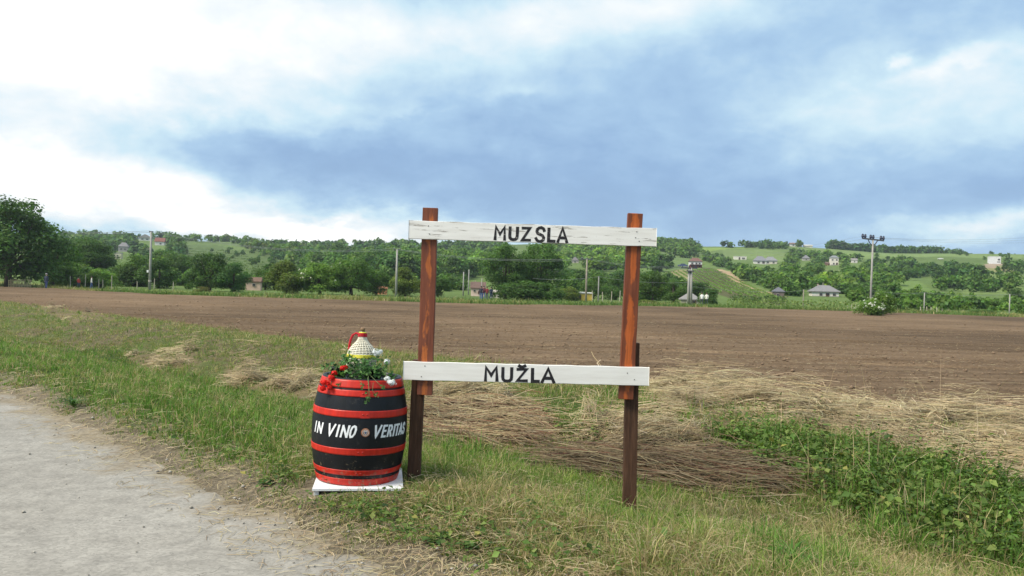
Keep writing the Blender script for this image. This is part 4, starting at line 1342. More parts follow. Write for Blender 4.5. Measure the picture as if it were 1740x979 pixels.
# ================================================================== TREES
def crown_arrays(seed, nl, leaves, size, rx=.36, rz=.36, cz=.55, lobe=(.13, .22), base=0.0, seedcol=.18):
    g = np.random.default_rng(seed)
    d = g.normal(0, 1, (nl, 3)); d /= np.linalg.norm(d, axis=1, keepdims=True)
    rad = g.uniform(.25, 1, (nl, 1)) ** .5
    c = d * rad * np.array([rx, rx, rz]) + np.array([0, 0, cz])
    # slimmer towards the top
    c[:, :2] *= np.clip(1.25 - .55 * (c[:, 2:3]), .5, 1.1)
    lr = g.uniform(*lobe, nl)
    w = lr ** 2; w /= w.sum()
    k = g.choice(nl, leaves, p=w)
    n = g.normal(0, 1, (leaves, 3)); n /= np.linalg.norm(n, axis=1, keepdims=True)
    n[:, 2] = np.where(n[:, 2] < -.55, -n[:, 2] * .6, n[:, 2])
    rr = lr[k] * g.uniform(.62, 1.08, leaves) * (1 + .18 * np.sin(n[:, 0] * 7 + k) * np.cos(n[:, 1] * 6 + k * 2))
    P = c[k] + n * rr[:, None]
    P[:, 2] = np.maximum(P[:, 2], base + g.uniform(0, .04, leaves))
    N = n * .9 + g.normal(0, .45, (leaves, 3)) + np.array([0, 0, .35])
    S = size * g.uniform(.6, 1.35, leaves)
    lt = 1 + seedcol * g.normal(0, 1, nl)
    C = np.ones((leaves, 3)) * (lt[k] * g.uniform(.72, 1.28, leaves))[:, None]
    C *= np.stack([g.uniform(.85, 1.2, leaves), np.ones(leaves), g.uniform(.8, 1.15, leaves)], -1)
    return c, P, N, S, C * np.array((.090, .165, .030))

def trunk_mesh(seed, lobes, h0=.16):
    rd = random.Random(seed); mb = MB()
    mb.tube([(0, 0, -.03), (.004, 0, h0 * .5), (.0, .006, h0), (.01, 0, .45), (.0, 0, .72)], [.036, .028, .024, .016, .006], 8)
    for c in lobes[::2]:
        a = Vector((0, 0, h0 + rd.uniform(0, .18))); b = Vector(c)
        m_ = a.lerp(b, .5) + Vector((0, 0, -.03))
        mb.tube([a, m_, b], [.013, .009, .003], 5)
    return mb.mesh('trunk', M['bark'], True)

PROTO = {}
def proto(kind, seed, **kw):
    h0 = kw.pop('h0', .16)
    c, P, N, S, C = crown_arrays(seed, **kw)
    PROTO.setdefault(kind, []).append((leaf_cloud(kind + '_crown', P, N, S, C, M['leaf'], .72), trunk_mesh(seed, c, h0)))
for sd_ in (1, 2, 3): proto('big', sd_, nl=40, leaves=15000, size=.027, rx=.38, rz=.41, cz=.46, lobe=(.09, .18))
for sd_ in (4, 5, 6): proto('round', sd_, nl=28, leaves=9000, size=.033, rx=.36, rz=.40, cz=.42, lobe=(.11, .20), h0=.06)
for sd_ in (7, 8, 9): proto('shrub', sd_, nl=22, leaves=6000, size=.042, rx=.36, rz=.34, cz=.40, lobe=(.12, .21), h0=.05)
for sd_ in (10, 11): proto('tall', sd_, nl=28, leaves=8000, size=.034, rx=.33, rz=.44, cz=.48, lobe=(.11, .18), h0=.10)

G_D, G_M, G_L, G_B, G_Y, G_O = (.72, .82, .80, 1), (1.0, 1.05, 1.0, 1), (1.45, 1.40, 1.25, 1), (.62, .80, .95, 1), (1.75, 1.60, .95, 1), (1.35, 1.05, 1.0, 1)
def tree(name, x, ytop, wpx, Y, kind, tint, label, group, cat='tree', sink=.0):
    top = at(x, ytop, Y)
    zb = zf(top.x, Y)
    h = max(top.z - zb, .6); w = wpx * Y / F
    if kind == 'shrub': sink = .14 * h; h *= 1.14
    root = empty(name, (top.x, Y, zb - sink), (0, 0, 0), label, cat, group)
    cm, tm = random.choice(PROTO[kind])
    rz = random.uniform(0, 6.28)
    for nm, me in (('trunk', tm), ('crown', cm)):
        o = bpy.data.objects.new(nm, me); link(o, root)
        o.scale = (w, w, h * 1.04); o.rotation_euler = (0, 0, rz)
        j = random.uniform(.88, 1.2); o.color = (tint[0] * j, tint[1] * j, tint[2] * j, 1)
    return root
TL = 'trees along the far edge of the field'
NEAR = [
    ('tree', 18, 326, 200, 98, 'big', G_D, 'tall broad leafy tree at the far left edge, biggest in the picture'),
    ('tree', -60, 350, 150, 104, 'big', G_D, 'leafy tree cut off by the left edge of the picture'),
    ('tree', 92, 404, 92, 108, 'big', G_D, 'dark round tree directly right of the tallest left tree'),
    ('tree', 150, 402, 120, 138, 'big', G_D, 'wide dark tree left of the far left power pole, below the skyline'),
    ('shrub', 122, 448, 80, 106, 'shrub', G_M, 'green bush behind the people at the left end of the field'),
    ('shrub', 172, 450, 70, 107, 'shrub', G_L, 'light green bush behind the stakes left of the leftmost power pole'),
    ('tree', 228, 430, 76, 122, 'round', G_M, 'mid green tree directly behind the leftmost power pole, on its left side'),
    ('tree', 272, 434, 74, 116, 'round', G_D, 'dark tree just right of the leftmost power pole'),
    ('tree', 300, 425, 60, 160, 'round', G_M, 'tree standing higher up right of the leftmost power pole'),
    ('tree', 358, 425, 95, 108, 'big', G_D, 'big rounded dark tree left of the small pink cottage'),
    ('tree', 398, 441, 66, 107, 'round', G_B, 'bluish dark tree touching the pink cottage on its left'),
    ('shrub', 345, 486, 34, 101, 'shrub', (1.5, .85, 1.2, 1), 'small low reddish bush in front of the big rounded dark tree'),
    ('tree', 452, 452, 60, 128, 'round', G_M, 'tree right behind the small pink cottage'),
    ('fruit_tree', 490, 438, 90, 105, 'round', G_O, 'brownish green fruit tree with a visible dark trunk right of the pink cottage'),
    ('tree', 545, 442, 100, 106, 'big', G_L, 'light green tree with pale blossom left of the middle power pole'),
    ('tree', 598, 436, 105, 109, 'big', G_M, 'broad green tree between the blossom tree and the middle power pole'),
    ('tree', 640, 452, 66, 114, 'round', G_M, 'green tree just left of the middle power pole'),
    ('tree', 690, 450, 78, 110, 'round', G_O, 'olive green tree between the middle power pole and the left sign post'),
    ('tree', 745, 466, 60, 113, 'round', G_D, 'dark tree showing right of the left sign post'),
    ('tree', 862, 408, 96, 112, 'big', G_D, 'large dense tree between the sign posts, its left half'),
    ('tree', 915, 404, 104, 116, 'big', G_D, 'large dense tree between the sign posts, its right half'),
    ('shrub', 888, 470, 110, 106, 'shrub', G_D, 'dark bushy hedge at the foot of the large dense tree'),
    ('shrub', 930, 476, 70, 107, 'shrub', G_D, 'dark bush at the right foot of the large dense tree'),
    ('shrub', 966, 482, 54, 112, 'shrub', G_O, 'brownish hedge bush left of the yellow shed'),
    ('tree', 1010, 462, 64, 132, 'round', G_M, 'green tree behind the yellow shed'),
    ('tree', 1046, 466, 54, 128, 'round', G_D, 'dark green tree touching the right sign post on its left'),
    ('tree', 1110, 458, 72, 114, 'big', G_M, 'bright green tree just right of the right sign post'),
    ('tree', 1146, 472, 62, 122, 'round', G_M, 'green tree left of the grey roofed hut by the concrete pole'),
    ('tree', 1182, 474, 64, 140, 'round', G_D, 'dark tree rising behind the grey roofed hut by the concrete pole'),
    ('shrub', 1206, 486, 46, 113, 'shrub', G_D, 'round dark bush beside the two people in white'),
    ('shrub', 1100, 508, 44, 104, 'shrub', (1.6, 1.2, 1.0, 1), 'low straggly bush on the far field edge right of the right post'),
    ('shrub', 1310, 500, 24, 150, 'shrub', G_M, 'small round bush left in front of the dark roofed hut'),
    ('shrub', 1326, 503, 22, 146, 'shrub', G_L, 'small light bush in front of the dark roofed hut'),
    ('tree', 1440, 482, 70, 205, 'round', G_D, 'dark tree right of the white house with the grey hip roof'),
    ('tree', 1466, 478, 60, 190, 'round', G_D, 'dark tree behind the crossarm pole'),
    ('tree', 1432, 492, 60, 185, 'shrub', G_B, 'low bluish bush touching the white hip roofed house'),
    ('shrub', 1480, 501, 56, 72, 'shrub', G_L, 'white flowering elder bush at the foot of the crossarm pole'),
    ('shrub', 1501, 485, 50, 77, 'shrub', G_L, 'taller elder bush with some white flowers behind the crossarm pole foot'),
    ('shrub', 1570, 496, 40, 128, 'shrub', G_D, 'dark bush behind the short pole right of the elder bush'),
    ('shrub', 1618, 505, 46, 150, 'shrub', G_M, 'green bush between the two short poles on the right'),
    ('shrub', 1640, 513, 26, 118, 'shrub', G_L, 'small bush with white flowers between the two short poles'),
    ('shrub', 1684, 503, 58, 122, 'shrub', G_L, 'broad light green bush left of the rightmost short pole'),
    ('shrub', 1670, 524, 60, 100, 'shrub', G_M, 'low dark green bush at the field edge left of the rightmost pole'),
    ('shrub', 1728, 488, 46, 150, 'tall', G_D, 'dark pointed bush behind the rightmost short pole'),
]
for nm, x, yt, w, Y, kd, tint, lab in NEAR:
    tree(nm, x, yt, w, Y, kd, tint, lab, TL, 'tree' if 'tree' in nm else 'shrub')
ROOTS = {o['label']: o for o in bpy.data.objects if 'label' in o.keys()}

# blossom on the elder bushes, the tree with pale blossom and the small bush
def blossom(label, n, size, col, seed, front=True):
    root = ROOTS[label]; crown = [c for c in root.children if c.name.startswith('crown')][0]
    g = np.random.default_rng(seed)
    co = np.empty(len(crown.data.vertices) * 3, np.float32); crown.data.vertices.foreach_get('co', co); co = co.reshape(-1, 3)
    c0, s0 = math.cos(crown.rotation_euler.z), math.sin(crown.rotation_euler.z)
    q = co * np.array(crown.scale); q = np.stack([q[:, 0] * c0 - q[:, 1] * s0, q[:, 0] * s0 + q[:, 1] * c0, q[:, 2]], -1)
    ctr = np.array([0, 0, crown.scale[2] * .45])
    d = q - ctr; out = np.linalg.norm(d / np.array(crown.scale), axis=1)
    cand = np.nonzero((out > .34) & (q[:, 2] > crown.scale[2] * .38))[0]
    k = g.choice(cand, n)
    P, N, S = [], [], []
    for i in k:
        dd = d[i] / np.linalg.norm(d[i])
        for _ in range(7):
            P.append(q[i] * 1.02 + dd * .05 + g.normal(0, size * .45, 3)); N.append(dd + np.array((0, 0, .8)) + g.normal(0, .3, 3)); S.append(size * g.uniform(.5, 1))
    me = leaf_cloud('blossom', np.array(P), np.array(N), np.array(S), np.array(col) * np.ones((len(P), 3)), M['petal'], 1.0)
    np_obj('blossom', me, root)
blossom('white flowering elder bush at the foot of the crossarm pole', 60, .10, (.75, .75, .66), 3)
blossom('taller elder bush with some white flowers behind the crossarm pole foot', 30, .10, (.60, .64, .50), 4)
blossom('light green tree with pale blossom left of the middle power pole', 26, .16, (.75, .72, .62), 5)
blossom('small bush with white flowers between the two short poles', 18, .14, (.65, .66, .58), 6)

# ------------------------------------------------------------------ woods and scrub on the hillside
FAR = []
def far_proto(seed, nl, leaves, size, **kw):
    c, P, N, S, C = crown_arrays(seed, nl, leaves, size, **kw)
    me = leaf_cloud('far_tree', P, N, S, C, M['leaf'], .8)
    # a short trunk in the same mesh: too small in the picture to be a part of its own
    FAR.append(me)
for sd_ in range(20, 26): far_proto(sd_, 15, 1500, .085, rx=.35, rz=.36, cz=.40, lobe=(.14, .24))
for sd_ in range(26, 29): far_proto(sd_, 13, 1300, .095, rx=.38, rz=.26, cz=.32, lobe=(.16, .24))

ZONES = [  # outline in the photograph, count, height range (m), tints, label, group
    ([(95, 404), (300, 402), (310, 425), (300, 470), (100, 470)], 230, (6, 10), (G_D, G_M, G_B, G_L), 'dark green tree in the wood on the left hillside', 'trees on the left hillside'),
    ([(295, 402), (380, 402), (450, 412), (560, 425), (560, 462), (450, 432), (380, 412), (300, 412)], 130, (4, 8), (G_M, G_L, G_O), 'tree along the skyline above the terraced vineyard on the left', 'trees above the left vineyard'),
    ([(330, 426), (400, 420), (500, 445), (540, 464), (460, 466)], 46, (1.8, 3.6), (G_M, G_D), 'bush on the terraced left slope', 'bushes on the terraced slope'),
    ([(455, 418), (700, 414), (700, 480), (560, 470), (470, 445)], 280, (6, 10), (G_M, G_L, G_D, G_B), 'tree in the wood on the hill left of the left sign post', 'trees in the middle wood'),
    ([(690, 414), (860, 412), (860, 470), (690, 480)], 220, (6, 10), (G_M, G_D, G_L), 'tree in the wood on the hill seen between the sign posts', 'trees in the wood between the sign posts'),
    ([(930, 412), (1120, 410), (1110, 455), (1010, 462), (940, 466)], 240, (5, 8), (G_L, G_M, G_L, G_Y), 'light green tree in the wood around the pointed roof house', 'trees around the pointed roof house'),
    ([(950, 482), (1075, 470), (1070, 495), (960, 500)], 30, (4, 6), (G_M, G_D), 'tree below the little vineyard between the sign posts', 'trees below the little vineyard'),
    ([(1108, 410), (1165, 410), (1200, 432), (1160, 440), (1110, 424)], 80, (6, 9), (G_L, G_M), 'light green tree on the hill above the parked car', 'trees above the parked car'),
    ([(1120, 448), (1140, 448), (1140, 462), (1120, 462)], 5, (7, 9), (G_D,), 'dark round tree left of the parked car', 'trees left of the parked car'),
    ([(1190, 430), (1250, 446), (1300, 462), (1345, 490), (1330, 500), (1260, 474), (1215, 452), (1195, 448)], 120, (3, 5.5), (G_M, G_D, G_L), 'bush in the hedge running down beside the hillside vineyard', 'bushes beside the hillside vineyard'),
    ([(1290, 455), (1380, 458), (1390, 500), (1340, 505), (1310, 480)], 75, (3, 5.5), (G_D, G_M, G_L), 'bush on the slope above the dark roofed hut', 'bushes above the dark roofed hut'),
    ([(1225, 412), (1300, 412), (1340, 424), (1300, 424), (1230, 420)], 26, (5, 8), (G_D, G_M), 'tree on the meadow below the skyline right of the sign', 'trees on the upper meadow'),
    ([(1290, 412), (1370, 410), (1375, 420), (1300, 422)], 18, (4, 7), (G_M, G_D), 'tree near the farm buildings on the skyline', 'trees by the skyline farm'),
    ([(1345, 430), (1400, 436), (1470, 446), (1480, 490), (1440, 490), (1380, 462), (1340, 448)], 140, (3.5, 6.5), (G_D, G_M, G_L), 'tree around the white tower house on the right slope', 'trees around the white tower house'),
    ([(1395, 478), (1440, 476), (1445, 495), (1390, 498)], 14, (4, 6), (G_Y, G_L), 'yellowish bush above the white hip roofed house', 'bushes above the white hip roofed house'),
    ([(1410, 414), (1500, 416), (1640, 418), (1640, 421), (1480, 420), (1410, 418)], 130, (7, 10), (G_B, G_D), 'dark tree in the wood on the right skyline', 'trees on the right skyline'),
    ([(1640, 418), (1740, 418), (1740, 421), (1640, 421)], 9, (3, 7), (G_M, G_D), 'single tree on the skyline at the far right', 'trees on the far right skyline'),
    ([(1478, 446), (1560, 448), (1560, 475), (1500, 490), (1478, 485)], 70, (3.5, 6), (G_D, G_M, G_L), 'bush right of the crossarm pole', 'bushes right of the crossarm pole'),
    ([(1545, 452), (1620, 454), (1675, 470), (1660, 480), (1560, 470)], 50, (3.5, 6.5), (G_D, G_B, G_M), 'dark bush on the slope left of the white block building', 'bushes left of the white block building'),
    ([(1480, 428), (1740, 424), (1740, 446), (1480, 444)], 16, (2.5, 5), (G_M, G_D), 'bush on the upper right meadow', 'bushes on the upper right meadow'),
    ([(1600, 462), (1740, 466), (1740, 500), (1600, 486)], 30, (2.5, 5), (G_M, G_D, G_L), 'bush on the right slope', 'bushes on the right slope'),
    ([(1590, 482), (1690, 485), (1690, 498), (1600, 494)], 34, (2.5, 4.5), (G_D, G_M), 'bush on the lower right meadow', 'bushes on the lower right meadow'),
    ([(1700, 452), (1740, 452), (1740, 468), (1700, 464)], 8, (3.5, 6), (G_M, G_D), 'bush below the white block building at the right edge', 'bushes below the white block building'),
    ([(85, 472), (300, 474), (300, 488), (85, 486)], 45, (2.2, 4.5), (G_M, G_L, G_D), 'bush in the gardens behind the left stakes', 'garden bushes on the left'),
    ([(300, 478), (430, 482), (430, 492), (300, 492)], 22, (2, 4), (G_D, G_M), 'bush at the foot of the big rounded dark tree', 'bushes under the rounded tree'),
    ([(455, 470), (700, 474), (700, 499), (455, 494)], 70, (2.5, 5.5), (G_D, G_M, G_O), 'bush under the trees left of the left sign post', 'undergrowth left of the sign'),
    ([(745, 470), (790, 472), (790, 496), (745, 498)], 14, (2.5, 5), (G_D, G_M), 'bush behind the left sign post', 'undergrowth behind the left post'),
    ([(1085, 474), (1160, 476), (1160, 512), (1085, 512)], 24, (2.2, 4.5), (G_M, G_D), 'bush right behind the right sign post', 'undergrowth behind the right post'),
    ([(1440, 490), (1500, 490), (1560, 500), (1560, 518), (1440, 515)], 34, (2, 4), (G_D, G_M, G_L), 'bush around the foot of the crossarm pole', 'bushes by the crossarm pole'),
    ([(1500, 500), (1740, 515), (1740, 535), (1500, 530)], 70, (1.0, 2.4), (G_L, G_M, G_D), 'low scrub bush beyond the field on the right', 'low scrub beyond the field'),
]
HOUSE_KEEP = []      # filled below before scattering: (x, y, halfwidth, up) boxes in the photograph kept clear in front of houses
HOUSES = [
 # name, x, base y, width px, wall px, roof px, roof kind, wall colour, roof colour, openings, label, fixed Y
 ('house', 246, 409, 19, 5, 6, 'gable_front', (.72, .70, .66), (.30, .28, .26), [(-.2, .5, .2, .4, 'w'), (.2, .5, .2, .4, 'w')], 'white gabled house on the skyline above the leftmost power pole', None),
 ('house', 271, 417, 15, 6, 7, 'gable', (.70, .66, .62), (.20, .085, .065), [(.1, .45, .2, .4, 'w')], 'white house with a red brown roof right of the leftmost power pole', None),
 ('house', 209, 428, 15, 9, 7, 'hip', (.35, .32, .30), (.20, .19, .19), [(-.2, .5, .2, .3, 'w'), (.2, .5, .2, .3, 'w')], 'grey house with a grey hipped roof among the left trees', None),
 ('house', 198, 440, 14, 9, 2, 'flat', (.62, .57, .40), (.35, .33, .28), [(-.25, .6, .22, .3, 'w'), (.1, .6, .22, .3, 'w'), (.1, .2, .22, .3, 'w')], 'pale yellow flat roofed building among the left trees', None),
 ('cottage', 430, 490, 24, 11, 8, 'gable', (.60, .42, .33), (.16, .10, .075), [(.05, .55, .2, .45, 'w')], 'small pink cottage with one dark window behind the far field edge', 122),
 ('cottage', 649, 497, 16, 6, 4, 'gable', (.50, .22, .12), (.34, .15, .09), [(-.1, .5, .2, .4, 'w')], 'little orange cottage between the trees left of the middle power pole', 122),
 ('cottage', 812, 500, 24, 10, 11, 'gable', (.66, .50, .43), (.15, .10, .085), [(-.25, .6, .14, .35, 'w'), (.15, .3, .3, .5, 'd')], 'pink cottage with a brown roof behind the group of people', 128),
 ('cottage', 846, 508, 26, 11, 4, 'gable', (.55, .50, .44), (.40, .36, .32), [], 'pale low outbuilding right of the group of people', 121),
 ('shed', 994, 510, 24, 11, 3, 'lean', (.66, .46, .10), (.52, .50, .46), [(-.38, .45, .2, .8, 'd')], 'small yellow shed with a pale roof by the T topped pole', 118),
 ('house', 977, 447, 12, 4, 7, 'pyramid', (.50, .44, .40), (.17, .15, .16), [(0, .5, .25, .5, 'w')], 'lone house with a pointed grey roof in the wood between the posts', None),
 ('house', 1182, 455, 21, 11, 6, 'hip', (.72, .70, .68), (.16, .085, .07), [(-.28, .68, .16, .26, 'w'), (.05, .68, .16, .26, 'w'), (.3, .68, .16, .26, 'w'), (-.3, .2, .18, .3, 'd'), (0, .2, .18, .3, 'd'), (.3, .2, .18, .3, 'd')], 'white house with a dark red ground floor above the hillside vineyard', None),
 ('bungalow', 1258, 441.5, 20, 5, 1, 'flat', (.68, .64, .56), (.55, .52, .47), [(-.08, .45, .12, .8, 'd'), (.25, .5, .25, .6, 'w')], 'low white flat roofed bungalow on the right slope', None),
 ('house', 1292, 449, 20, 6, 8, 'hip', (.60, .57, .53), (.19, .19, .21), [(-.15, .5, .18, .5, 'w'), (.25, .5, .2, .6, 'd')], 'left one of two joined grey hip roofed houses on the right slope', None),
 ('house', 1310, 449, 20, 6, 7, 'hip', (.58, .52, .45), (.21, .21, .22), [(-.25, .5, .15, .5, 'w'), (.2, .5, .15, .5, 'w')], 'right one of two joined grey hip roofed houses on the right slope', None),
 ('house', 1370, 443, 11, 4, 6, 'pyramid', (.40, .38, .35), (.19, .19, .20), [(0, .5, .25, .5, 'w')], 'small grey pyramid roofed house left of the white tower house', None),
 ('house', 1418, 451, 13, 13, 4, 'hip', (.68, .62, .55), (.20, .21, .22), [(-.25, .72, .2, .2, 'w'), (.25, .72, .2, .2, 'w'), (-.1, .22, .22, .25, 'w'), (.28, .2, .2, .3, 'd')], 'two storey white tower house with a grey roof on the right slope', None),
 ('shed', 1409, 451, 11, 3, 3, 'gable', (.28, .16, .11), (.13, .09, .07), [(0, .4, .3, .6, 'd')], 'brown wooden shed leaning on the white tower house', None),
 ('house', 1452, 447, 9, 5, 3, 'gable', (.58, .54, .50), (.24, .22, .21), [(.0, .5, .2, .5, 'w')], 'tiny white house right of the white tower house', None),
 ('farmhouse', 1353, 415.5, 19, 5, 2, 'gable', (.66, .63, .60), (.22, .12, .10), [(-.25, .5, .15, .5, 'w'), (.15, .5, .3, .6, 'd')], 'white farmhouse with a red brown roof on the skyline', None),
 ('farm_shed', 1374, 415.5, 13, 3, 2, 'gable', (.62, .58, .50), (.50, .47, .42), [], 'pale shed beside the farmhouse on the skyline', None),
 ('hut', 1173, 519, 32, 9, 13, 'pyramid', (.42, .36, .30), (.24, .23, .23), [(.18, .42, .22, .8, 'd')], 'hut with a steep grey pyramid roof behind the concrete pole', 118),
 ('hut', 1323, 514, 18, 11, 8, 'pyramid', (.16, .13, .11), (.14, .14, .16), [(-.1, .5, .2, .4, 'w')], 'small dark hut with a dark grey roof left of the white hip roofed house', 158),
 ('house', 1402, 519, 43, 10, 11, 'hip', (.68, .64, .58), (.20, .195, .20), [(-.17, .5, .12, .55, 'w'), (.08, .42, .13, .75, 'd'), (.33, .52, .12, .5, 'w')], 'white single storey house with a wide grey hip roof behind the vine rows', 165),
 ('building', 1691, 448.5, 17, 12, 0.8, 'flat', (.66, .65, .64), (.60, .60, .60), [(.32, .62, .2, .25, 'w'), (.3, .28, .28, .12, 'w')], 'white block building alone on the meadow at the far right', None),
]
M['pane'] = simple('dark_window', (.02, .023, .028), .15, .3, 2, .6)
M['frame'] = simple('window_frame', (.40, .36, .33), .6, .15)
M['dark_door'] = simple('brown_door', (.09, .05, .035), .6, .3, 6)
M['maroon'] = simple('maroon_wall', (.22, .035, .035), .7, .2)
_mc = {}
def cmat(prefix, c):
    k = (prefix, c)
    if k not in _mc: _mc[k] = simple(prefix, c, .85, .13, 1.3 if prefix == 'wall' else 3.0, .2, .2)
    return _mc[k]
def build_house(name, x, yb, wpx, hpx, rpx, kind, wc, rc, openings, label, Yf):
    if Yf is None:
        g = ground(x, yb); Yd = g.y
    else:
        Yd = Yf; X_, Z_ = ray(x, yb); g = Vector((X_ * Yd, Yd, CAM_H + Z_ * Yd)); g.z = max(g.z, zf(g.x, Yd) - .2)
    k = Yd / F
    w, h, rh = wpx * k, hpx * k, max(rpx * k, .12); d = w * (.7 if wpx > 14 else .85)
    yaw = math.atan2(-g.x, g.y) * .5
    root = empty(name, (g.x, g.y + d * .0, g.z), (0, 0, yaw), label, 'house' if name in ('house', 'cottage', 'bungalow', 'farmhouse') else ('shed' if 'shed' in name else ('hut' if name == 'hut' else 'building')))
    mb = MB(); mb.box((0, d / 2, h / 2 - 1.2), (w, d, h + 2.4)); mb.build('wall', cmat('wall', wc), root)
    rm = cmat('roof', rc); o_ = .06 * w if kind != 'flat' else .01 * w
    mb = MB(); x0, x1, y0, y1 = -w / 2 - o_, w / 2 + o_, -o_, d + o_
    z0 = h + .003; e = .08
    if kind == 'flat': mb.box((0, d / 2, h + rh / 2), (w * 1.03, d * 1.03, rh))
    elif kind == 'lean': mb.add([(x0, y0, z0), (x1, y0, z0), (x1, y1, z0), (x0, y1, z0), (x0, y0, z0 + rh * .6), (x1, y0, z0 + rh * .25), (x1, y1, z0 + rh * .7), (x0, y1, z0 + rh)], [(3, 2, 1, 0), (4, 5, 6, 7), (0, 1, 5, 4), (1, 2, 6, 5), (2, 3, 7, 6), (3, 0, 4, 7)])
    else:
        b = [(x0, y0, z0 - e), (x1, y0, z0 - e), (x1, y1, z0 - e), (x0, y1, z0 - e), (x0, y0, z0 + e), (x1, y0, z0 + e), (x1, y1, z0 + e), (x0, y1, z0 + e)]
        if kind == 'gable': t_ = [(x0, d / 2, h + rh), (x1, d / 2, h + rh)]
        elif kind == 'gable_front': t_ = [(0, y0, h + rh), (0, y1, h + rh)]
        elif kind == 'hip': t_ = [(-w * .2, d / 2, h + rh), (w * .2, d / 2, h + rh)]
        else: t_ = [(-.02 * w, d / 2, h + rh), (.02 * w, d / 2, h + rh)]
        f = [(3, 2, 1, 0), (0, 1, 5, 4), (1, 2, 6, 5), (2, 3, 7, 6), (3, 0, 4, 7)]
        f += [(4, 8, 9, 7), (8, 5, 6, 9), (4, 5, 8), (6, 7, 9)] if kind == 'gable_front' else [(4, 5, 9, 8), (5, 6, 9), (6, 7, 8, 9), (7, 4, 8)]
        mb.add(b + t_, f)
    ro = mb.build('roof', rm, root)
    if kind in ('gable', 'hip') and wpx > 13:
        cb = MB(); cb.box((-w * .22, d * .55, h + rh * .85), (w * .05, w * .05, rh * .7)); cb.build('chimney', cmat('wall', (.38, .28, .23)), ro)
    if 'dark red ground floor' in label:
        mb = MB(); mb.box((0, -.04, h * .21), (w * 1.005, .1, h * .42)); mb.build('ground_floor', M['maroon'], root)
        mb = MB(); mb.box((w * .1, -.55, h * .47), (w * 1.15, 1.0, h * .05)); mb.build('balcony', M['dark_door'], root)
    if 'hip roof behind' in label or 'two storey' in label:
        mb = MB(); mb.box((0, -.03, .12), (w * 1.01, .12, .5)); mb.build('plinth', cmat('wall', (.30, .28, .26)), root)
    for (u, v, ww, hh, tp) in openings:
        nm = 'window' if tp == 'w' else 'door'
        mb = MB(); mb.box((u * w, -.05, v * h), (ww * w, .12, hh * h)); fo = mb.build(nm, M['frame'] if tp == 'w' else M['dark_door'], root)
        if tp == 'w':
            for sx in (-1, 1):
                mb = MB(); mb.box((u * w + sx * ww * w * .215, -.112, v * h), (ww * w * .36, .02, hh * h * .8)); mb.build('pane', M['pane'], fo)
        else:
            mb = MB(); mb.box((u * w, -.115, v * h + hh * h * .18), (ww * w * .6, .02, hh * h * .4)); mb.build('pane', M['pane'], fo)
    HOUSE_KEEP.append((x, yb, wpx / 2 + 2, hpx + rpx))
    return root
for h_ in HOUSES: build_house(*h_)
HOUSE_KEEP += [(1160, 453, 11, 8), (1598, 441, 8, 5)]

def scatter_hill():
    cand = []
    for zi, (poly, n, hr, tints, lab, grp) in enumerate(ZONES):
        p = np.array(poly, float); lo, hi = p.min(0), p.max(0); got = 0; tries = 0
        while got < n and tries < n * 30:
            tries += 1
            x, y = random.uniform(lo[0], hi[0]), random.uniform(lo[1], hi[1])
            if not in_poly(np.array([x]), np.array([y]), poly)[0]: continue
            g = ground(x, y)
            h = random.uniform(*hr); hp = h * F / g.y; wp = hp * random.uniform(.85, 1.25)
            if any(abs(x - a) < b + wp * .42 and y > c - 2 and y - hp * .95 < c for a, c, b, u in HOUSE_KEEP): continue
            got += 1
            cand.append((hp, zi, g, h, wp / F * g.y))
    cand.sort(key=lambda c: -c[0])
    return cand
ORD = 'first second third fourth fifth sixth seventh eighth ninth tenth eleventh twelfth'.split()
TINTW = {G_D: 'dark', G_M: 'mid green', G_L: 'light green', G_B: 'bluish', G_Y: 'yellowish', G_O: 'olive'}
MARKS = [(20, 'the tallest left tree'), (110, 'the left stakes'), (160, 'the person in white'), (205, 'the grey house'), (257, 'the leftmost pole'), (310, 'the dark tree'), (358, 'the rounded tree'), (400, 'the bluish tree'), (430, 'the pink cottage'), (490, 'the brownish fruit tree'), (545, 'the blossom tree'), (598, 'the broad tree'), (640, 'the orange cottage'), (675, 'the middle pole'), (725, 'the left post'), (755, 'the letterless board part'), (790, 'the thin poles'), (812, 'the brown roof'), (850, 'the letter M'), (890, 'the large dense tree'), (940, 'the letter L'), (977, 'the pointed roof'), (997, 'the T pole'), (1017, 'the short thin pole'), (1072, 'the right post'), (1110, 'the board end'), (1160, 'the parked car'), (1182, 'the dark red house'), (1225, 'the tan strip'), (1258, 'the bungalow'), (1300, 'the twin grey houses'), (1323, 'the dark hut'), (1353, 'the farmhouse'), (1370, 'the pyramid roof'), (1402, 'the hip roofed house'), (1418, 'the tower house'), (1452, 'the tiny house'), (1480, 'the crossarm pole'), (1520, 'the elder bush'), (1571, 'the left short pole'), (1598, 'the white vehicle'), (1640, 'the small flowering bush'), (1691, 'the white block'), (1725, 'the right edge')]
MARKS = [m_ for m_ in MARKS if 'letter' not in m_[1]]
def hill_label(lab, hp, zi, g, tint, h, hr):
    px, py = project(g.x, g.y, g.z)
    mx, mn = min(MARKS, key=lambda q: abs(q[0] - px))
    tier = 'high uphill' if py < 428 else ('halfway uphill' if py < 455 else ('low down' if py < 482 else 'at hill foot'))
    big = 'small' if h < 4 else ('mid-sized' if h < 7.5 else 'tall')
    side = 'left of' if px < mx - 7 else ('right of' if px > mx + 7 else 'in line with')
    return f"{big} {TINTW[tint]} {'bush' if 'bush' in lab else 'tree'} {tier}, {side} {mn}"
CAND = scatter_hill()
print('hill trees', len(CAND))
N_IND = 290
